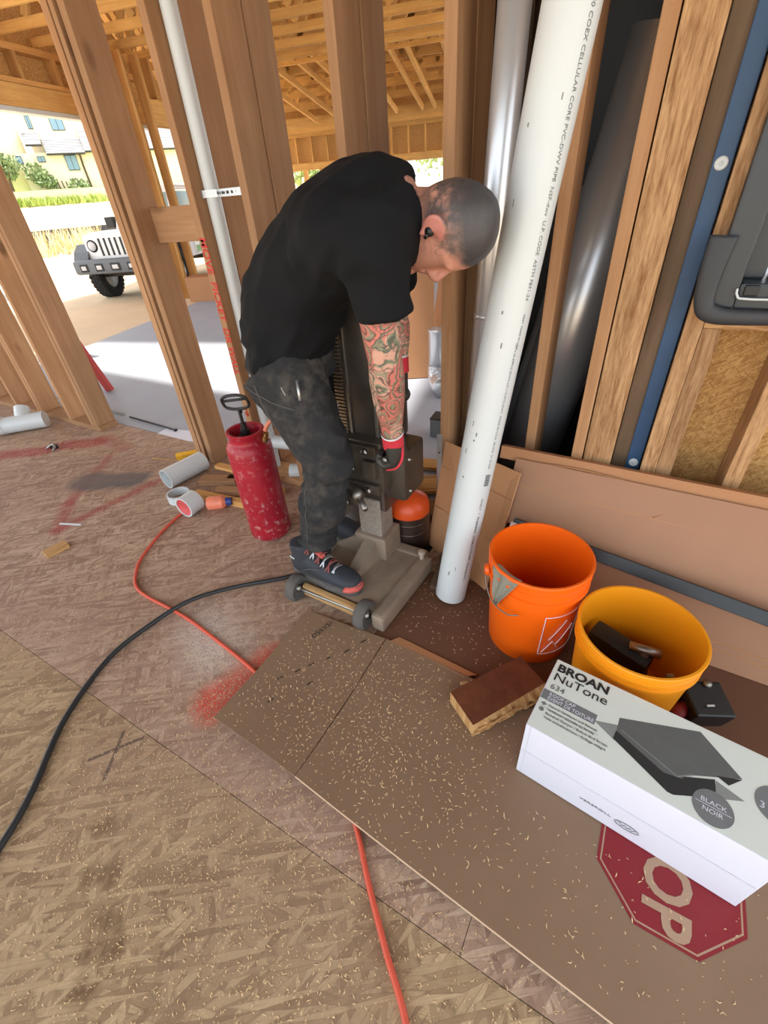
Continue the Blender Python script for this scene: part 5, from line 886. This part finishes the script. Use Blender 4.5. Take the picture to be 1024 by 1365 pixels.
LEGF = [((-1.025, 1.185, .885), .112), ((-1.020, 1.190, .75), .095), ((-1.015, 1.195, .60), .072), ((-1.025, 1.200, .50), .064), ((-1.035, 1.200, .36), .058), ((-1.045, 1.200, .24), .045), ((-1.050, 1.200, .17), .040)]
for L_ in (LEGN, LEGF): mb.tube([p for p, _ in L_], [r_ * .82 for _, r_ in L_], 20, smooth=2)
for fx, fy_ in ((-.90, .958), (-.985, 1.200)): mb.tube([(fx - .06, fy_ + (.03 if fy_ < 1.1 else 0), .16), (fx - .02, fy_ + .01, .13), (fx + .09, fy_, .115), (fx + .15, fy_, .112)], [.036, .038, .030, .018], 14, smooth=2)
person = mb.build('person', M_SKIN, origin=BASE); remesh(person, .0048, 3); tag(person, 'worker in black shirt and dusty black jeans bent over the drill rig', 'person')
def cloth_noise(o, f):
    me = o.data; org = wloc(o)
    for v_, nrm_ in zip(me.vertices, [n_.vector.copy() for n_ in me.vertex_normals]): v_.co = v_.co + nrm_ * f(v_.co + org)
# shirt
M_SHIRT = plain('black_cotton', (19, 20, 23), .9, var=.25, scale=9, bump=.15, spec=.2)
ms = MB(); loft(ms, spine_rings(0.0, 9)); ms.tube([(-.64, Y0, 1.245), (-.595, Y0, 1.247), (-.565, Y0, 1.247)], [(.10, .12), (.082, .09), (.066, .068)], 24, smooth=2)
for S, E, s_ in ((NS_, NE, 1), (FS_, FE, -1)):
    S = Vector(S); E = Vector(E); i_ = Vector((-.60, Y0, 1.235)); ms.tube([i_.lerp(S, .35), S + Vector((0, 0, .004)), S.lerp(E, .25) + Vector((.008, 0, 0)), S.lerp(E, .50) + Vector((.016, -.004 * s_, 0)), S.lerp(E, .60) + Vector((.018, -.004 * s_, 0))], [.100, .086, .074, .067, .065], 24, smooth=4)
ms.tube([(-.72, 1.0, 1.215), (-.63, .955, 1.225), (-.58, .945, 1.20)], [.11, .096, .072], 20, smooth=3)
shirt = ms.build('t_shirt', M_SHIRT, person); remesh(shirt, .008, 6)
def fs(p):
    k = 1 if p.z < 1.02 else .55; return .016 * k * (.5 - 1.6 * abs(noise.noise(Vector((p.x * 6 + p.z * 3, p.y * 4, p.z * 12 - p.x * 8))))) + .0045 * noise.noise(Vector((p.x * 16, p.y * 10, p.z * 20))) + (.006 if p.z < .93 else 0)
cloth_noise(shirt, fs)
MB().tube([Vector((-.568, Y0, 1.247)) + Vector((.012 * math.cos(a_ * math.pi / 12) * .4, .066 * math.sin(a_ * math.pi / 12), .068 * math.cos(a_ * math.pi / 12))) for a_ in range(25)], .0055, 8, caps=False).build('collar', M_SHIRT, person, smooth=True)
# jeans
tj = NT('dusty_black_denim'); cj = tj.coord(); n1 = tj.noise(cj, 7, 5, .65); n2 = tj.noise(cj, 40, 4); dj = tj.math('MULTIPLY', tj.rng(n1, .46, .66), tj.rng(n2, .35, .62)); colj = tj.mix(tj.math('MULTIPLY', dj, .32), lin((44, 45, 47)), lin((124, 114, 104))); tj.bump(tj.noise(cj, 260, 2), .15, .001); M_DENIM = tj.fin(colj, .9, spec=.2)
mj = MB(); loft(mj, [((-.985, Y0, .84), YD, (-1, 0, 0), .165, .138), ((-.985, Y0, .90), YD, (-1, 0, 0), .168, .142), ((-.985, Y0, .945), YD, (-1, 0, 0), .160, .135)])
mj.tube([p for p, _ in LEGN] + [(-.965, 1.0, .155)], [r_ * (1.10 if i < 5 else 1.28) + (.006 if i > 4 else 0) for i, (_, r_) in enumerate(LEGN)] + [.058], 28, smooth=4); mj.tube([p for p, _ in LEGF], [r_ * 1.12 + (.008 if i > 3 else 0) for i, (_, r_) in enumerate(LEGF)], 28, smooth=4)
mj.tube([(-.955, 1.0, .89), (-1.02, 1.2, .89)], [.115, .115], 20)
jeans = mj.build('jeans', M_DENIM, person); remesh(jeans, .0075, 4)
def fj(p):
    low = max(0, min(1, (.34 - p.z) / .12)); kn = math.exp(-((p.z - .60) / .10) ** 2); q = p.z * 120 + 7 * noise.noise(Vector((p.x * 9, p.y * 9, p.z * 5))); return (.009 + .012 * kn) * (.45 - 1.7 * abs(noise.noise(Vector((p.x * 8, p.y * 7, p.z * 16 + p.x * 11))))) + low * .011 * math.sin(q) + .003 * noise.noise(p * 40)
cloth_noise(jeans, fj)
def seamline(o, pts, mat, par, nm, r_=.0016):
    bvh = None; from mathutils.bvhtree import BVHTree; org = wloc(o); me = o.data; bvh = BVHTree.FromPolygons([v_.co + org for v_ in me.vertices], [tuple(p.vertices) for p in me.polygons]); out = []
    for p in pts:
        q, n_, _, _ = bvh.ray_cast(Vector(p), Vector((0, 1, 0)))
        if q and q.y < 1.06: out.append(q + Vector((0, -.001, 0)))
    return MB().tube(out, r_, 6).build(nm, mat, par, smooth=True)
M_STITCH = plain('stitch_grey', (84, 80, 76), .8)
seamline(jeans, [(-.95 + .14 * t_ if t_ < .6 else -.866 - .20 * (t_ - .6), .7, .88 - .68 * t_) for t_ in [i / 24 for i in range(25)]], M_STITCH, jeans, 'side_seam')
seamline(jeans, [(-.99 + .012 * i, .7, .865 - .004 * i) for i in range(14)], M_STITCH, jeans, 'pocket_seam')
pen = thing('pen', 'silver pen clipped in the jeans pocket of the worker', 'pen', (-.83, .88, .84)); po = seamline(jeans, [(-.838, .7, .888), (-.830, .7, .862), (-.823, .7, .836)], M_ZINC, pen, 'barrel', .0048); MB().tube([Vector((-.842, .884, .888)) - Vector((0, .012, 0)), Vector((-.834, .874, .866))], .0015, 6).build('clip', M_STEEL, pen)
for v_ in [0]: pass
# boots
M_BOOT = plain('navy_work_boot', (46, 50, 58), .7, var=.3, scale=30, bump=.2); M_SOLE = plain('grey_sole', (88, 86, 84), .8, var=.25); M_TOE = plain('coral_toe', (206, 92, 82), .6); M_LACE = plain('red_flecked_lace', (132, 70, 68), .8, var=.5, scale=120)
def boot(hx_, yy, zz, rot, vis):
    bo = MB(); R = Matrix.Rotation(rot, 3, 'Z')
    def L(x, y, z): return Vector((hx_, yy, zz)) + R @ Vector((x, y, z))
    up = R @ Vector((0, 1, 0))
    loft(bo, [(L(-.005, 0, .055), up, (0, 0, 1), .028, .040), (L(.02, 0, .062), up, (0, 0, 1), .039, .048), (L(.07, 0, .066), up, (0, 0, 1), .041, .050), (L(.13, 0, .060), up, (0, 0, 1), .043, .044), (L(.19, 0, .050), up, (0, 0, 1), .048, .036), (L(.25, .002, .043), up, (0, 0, 1), .047, .029), (L(.283, .004, .038), up, (0, 0, 1), .036, .022), (L(.298, .004, .034), up, (0, 0, 1), .018, .012)])
    bo.tube([L(.045, 0, .05), L(.048, 0, .10), L(.042, 0, .155)], [(.056, .042), (.052, .042), (.050, .044)], 24, up=R @ Vector((1, 0, 0)))
    o = bo.build('boot', M_BOOT, person); remesh(o, .005, 4)
    n = 28; out = []
    for k in range(n):
        th = 2 * math.pi * k / n; x = .142 + .165 * math.cos(th); w = (.052 if x > .15 else .044) * (abs(math.sin(th)) ** .75) * math.copysign(1, math.sin(th)); out.append((x, w))
    s1 = MB(); pv = [L(x, w, 0) for x, w in out] + [L(x * 1.0, w, .026 + (.012 * max(0, (x - .2) / .1))) for x, w in out]; s1.raw(pv, [tuple(range(n))[::-1], tuple(range(n, 2 * n))] + [(i, (i + 1) % n, n + (i + 1) % n, n + i) for i in range(n)]); s1.build('sole', M_SOLE, o)
    if vis:
        loft(MB(), []) if False else None
        tm = MB(); loft(tm, [(L(.262, -.008, .030), up, (0, 0, 1), .046, .016), (L(.285, -.004, .029), up, (0, 0, 1), .040, .015), (L(.305, 0, .027), up, (0, 0, 1), .022, .011), (L(.309, 0, .026), up, (0, 0, 1), .008, .005)]); tm.build('toe_cap', M_TOE, o, smooth=True)
        for i in range(6):
            x = .085 + .022 * i; z = .150 - .0125 * i + (.004 if i < 1 else 0); lm = MB(); lm.tube([L(x, -.034, z - .020), L(x + .008, -.012, z), L(x + .014, .012, z + .001), L(x + .010, .034, z - .018)], .0033, 8, smooth=3).tube([L(x + .014, -.032, z - .022), L(x + .006, -.010, z + .002), L(x + .002, .014, z), L(x - .004, .034, z - .014)], .0033, 8, smooth=3); lm.build('lace', M_LACE if i % 2 == 0 else M_ZINC, o, smooth=True)
        MB().box(L(.13, -.004, .132), (.05, .022, .006), Euler((0, .55, rot)), .002).build('tongue_tag', M_TOE, o); MB().box(L(.02, -.041, .095), (.022, .003, .005), Euler((0, .3, rot))).build('heel_tag', M_PVC, o)
        MB().tube([L(.07, -.044, .05), L(.11, -.046, .075), L(.15, -.043, .088)], .002, 6, smooth=3).build('boot_seam', M_SOLE, o)
    return o
boot(-1.035, .965, .074, -.03, True); boot(-1.10, 1.205, .074, .02, False)
# gloves
M_GLV = plain('dark_coated_glove', (50, 49, 46), .45, var=.25, scale=40, bump=.25); M_GLR = plain('red_knit_glove', (196, 48, 62), .85, var=.2, scale=120, bump=.3)
for W, K, Fc, Tm in ((NW, KN, FY, TH), (FW, KF, FF, TF)):
    mg = MB(); hand(mg, Vector(W) - Vector((0, 0, .018)), K, Fc, .0026, Tm); g = mg.build('glove', M_GLV, person); remesh(g, .0028, 2)
    Wv = Vector(W); up_ = Vector((NE if W is NW else FE)) - Wv; up_.normalize(); MB().tube([Wv - up_ * .022, Wv, Wv + up_ * .02, Wv + up_ * .030], [(.031, .035), (.0315, .0345), (.0325, .036), (.033, .0365)], 24, caps=False).build('cuff', M_GLR, g, smooth=True); MB().tube([Wv + up_ * .028, Wv + up_ * .034], [(.0335, .037), (.0325, .036)], 24, caps=False).build('cuff_hem', M_PVC, g, smooth=True)
    if W is NW:
        MB().tube([(-.583, 1.062, .672), (-.575, 1.048, .645), (-.577, 1.034, .625), (-.592, 1.028, .607), (-.622, 1.027, .596)], [.006, .0045, .0035, .003, .0025], 8, smooth=4).build('knit_edge', M_GLR, g, smooth=True)
er = thing('ear_plug', 'black plug sitting in the ear of the worker', 'ear plug', (-.466, 1.02, 1.225)); MB().lathe([(0, .012), (.008, .011), (.0105, .006), (.0105, -.004), (0, -.004)], (-.468, 1.022, 1.224), (0, -1, 0), 18).build('disc', M_BLACK, er, smooth=True); MB().tube([(-.470, 1.012, 1.220), (-.476, 1.013, 1.212)], .004, 8).build('stem', M_BLACK, er, smooth=True)
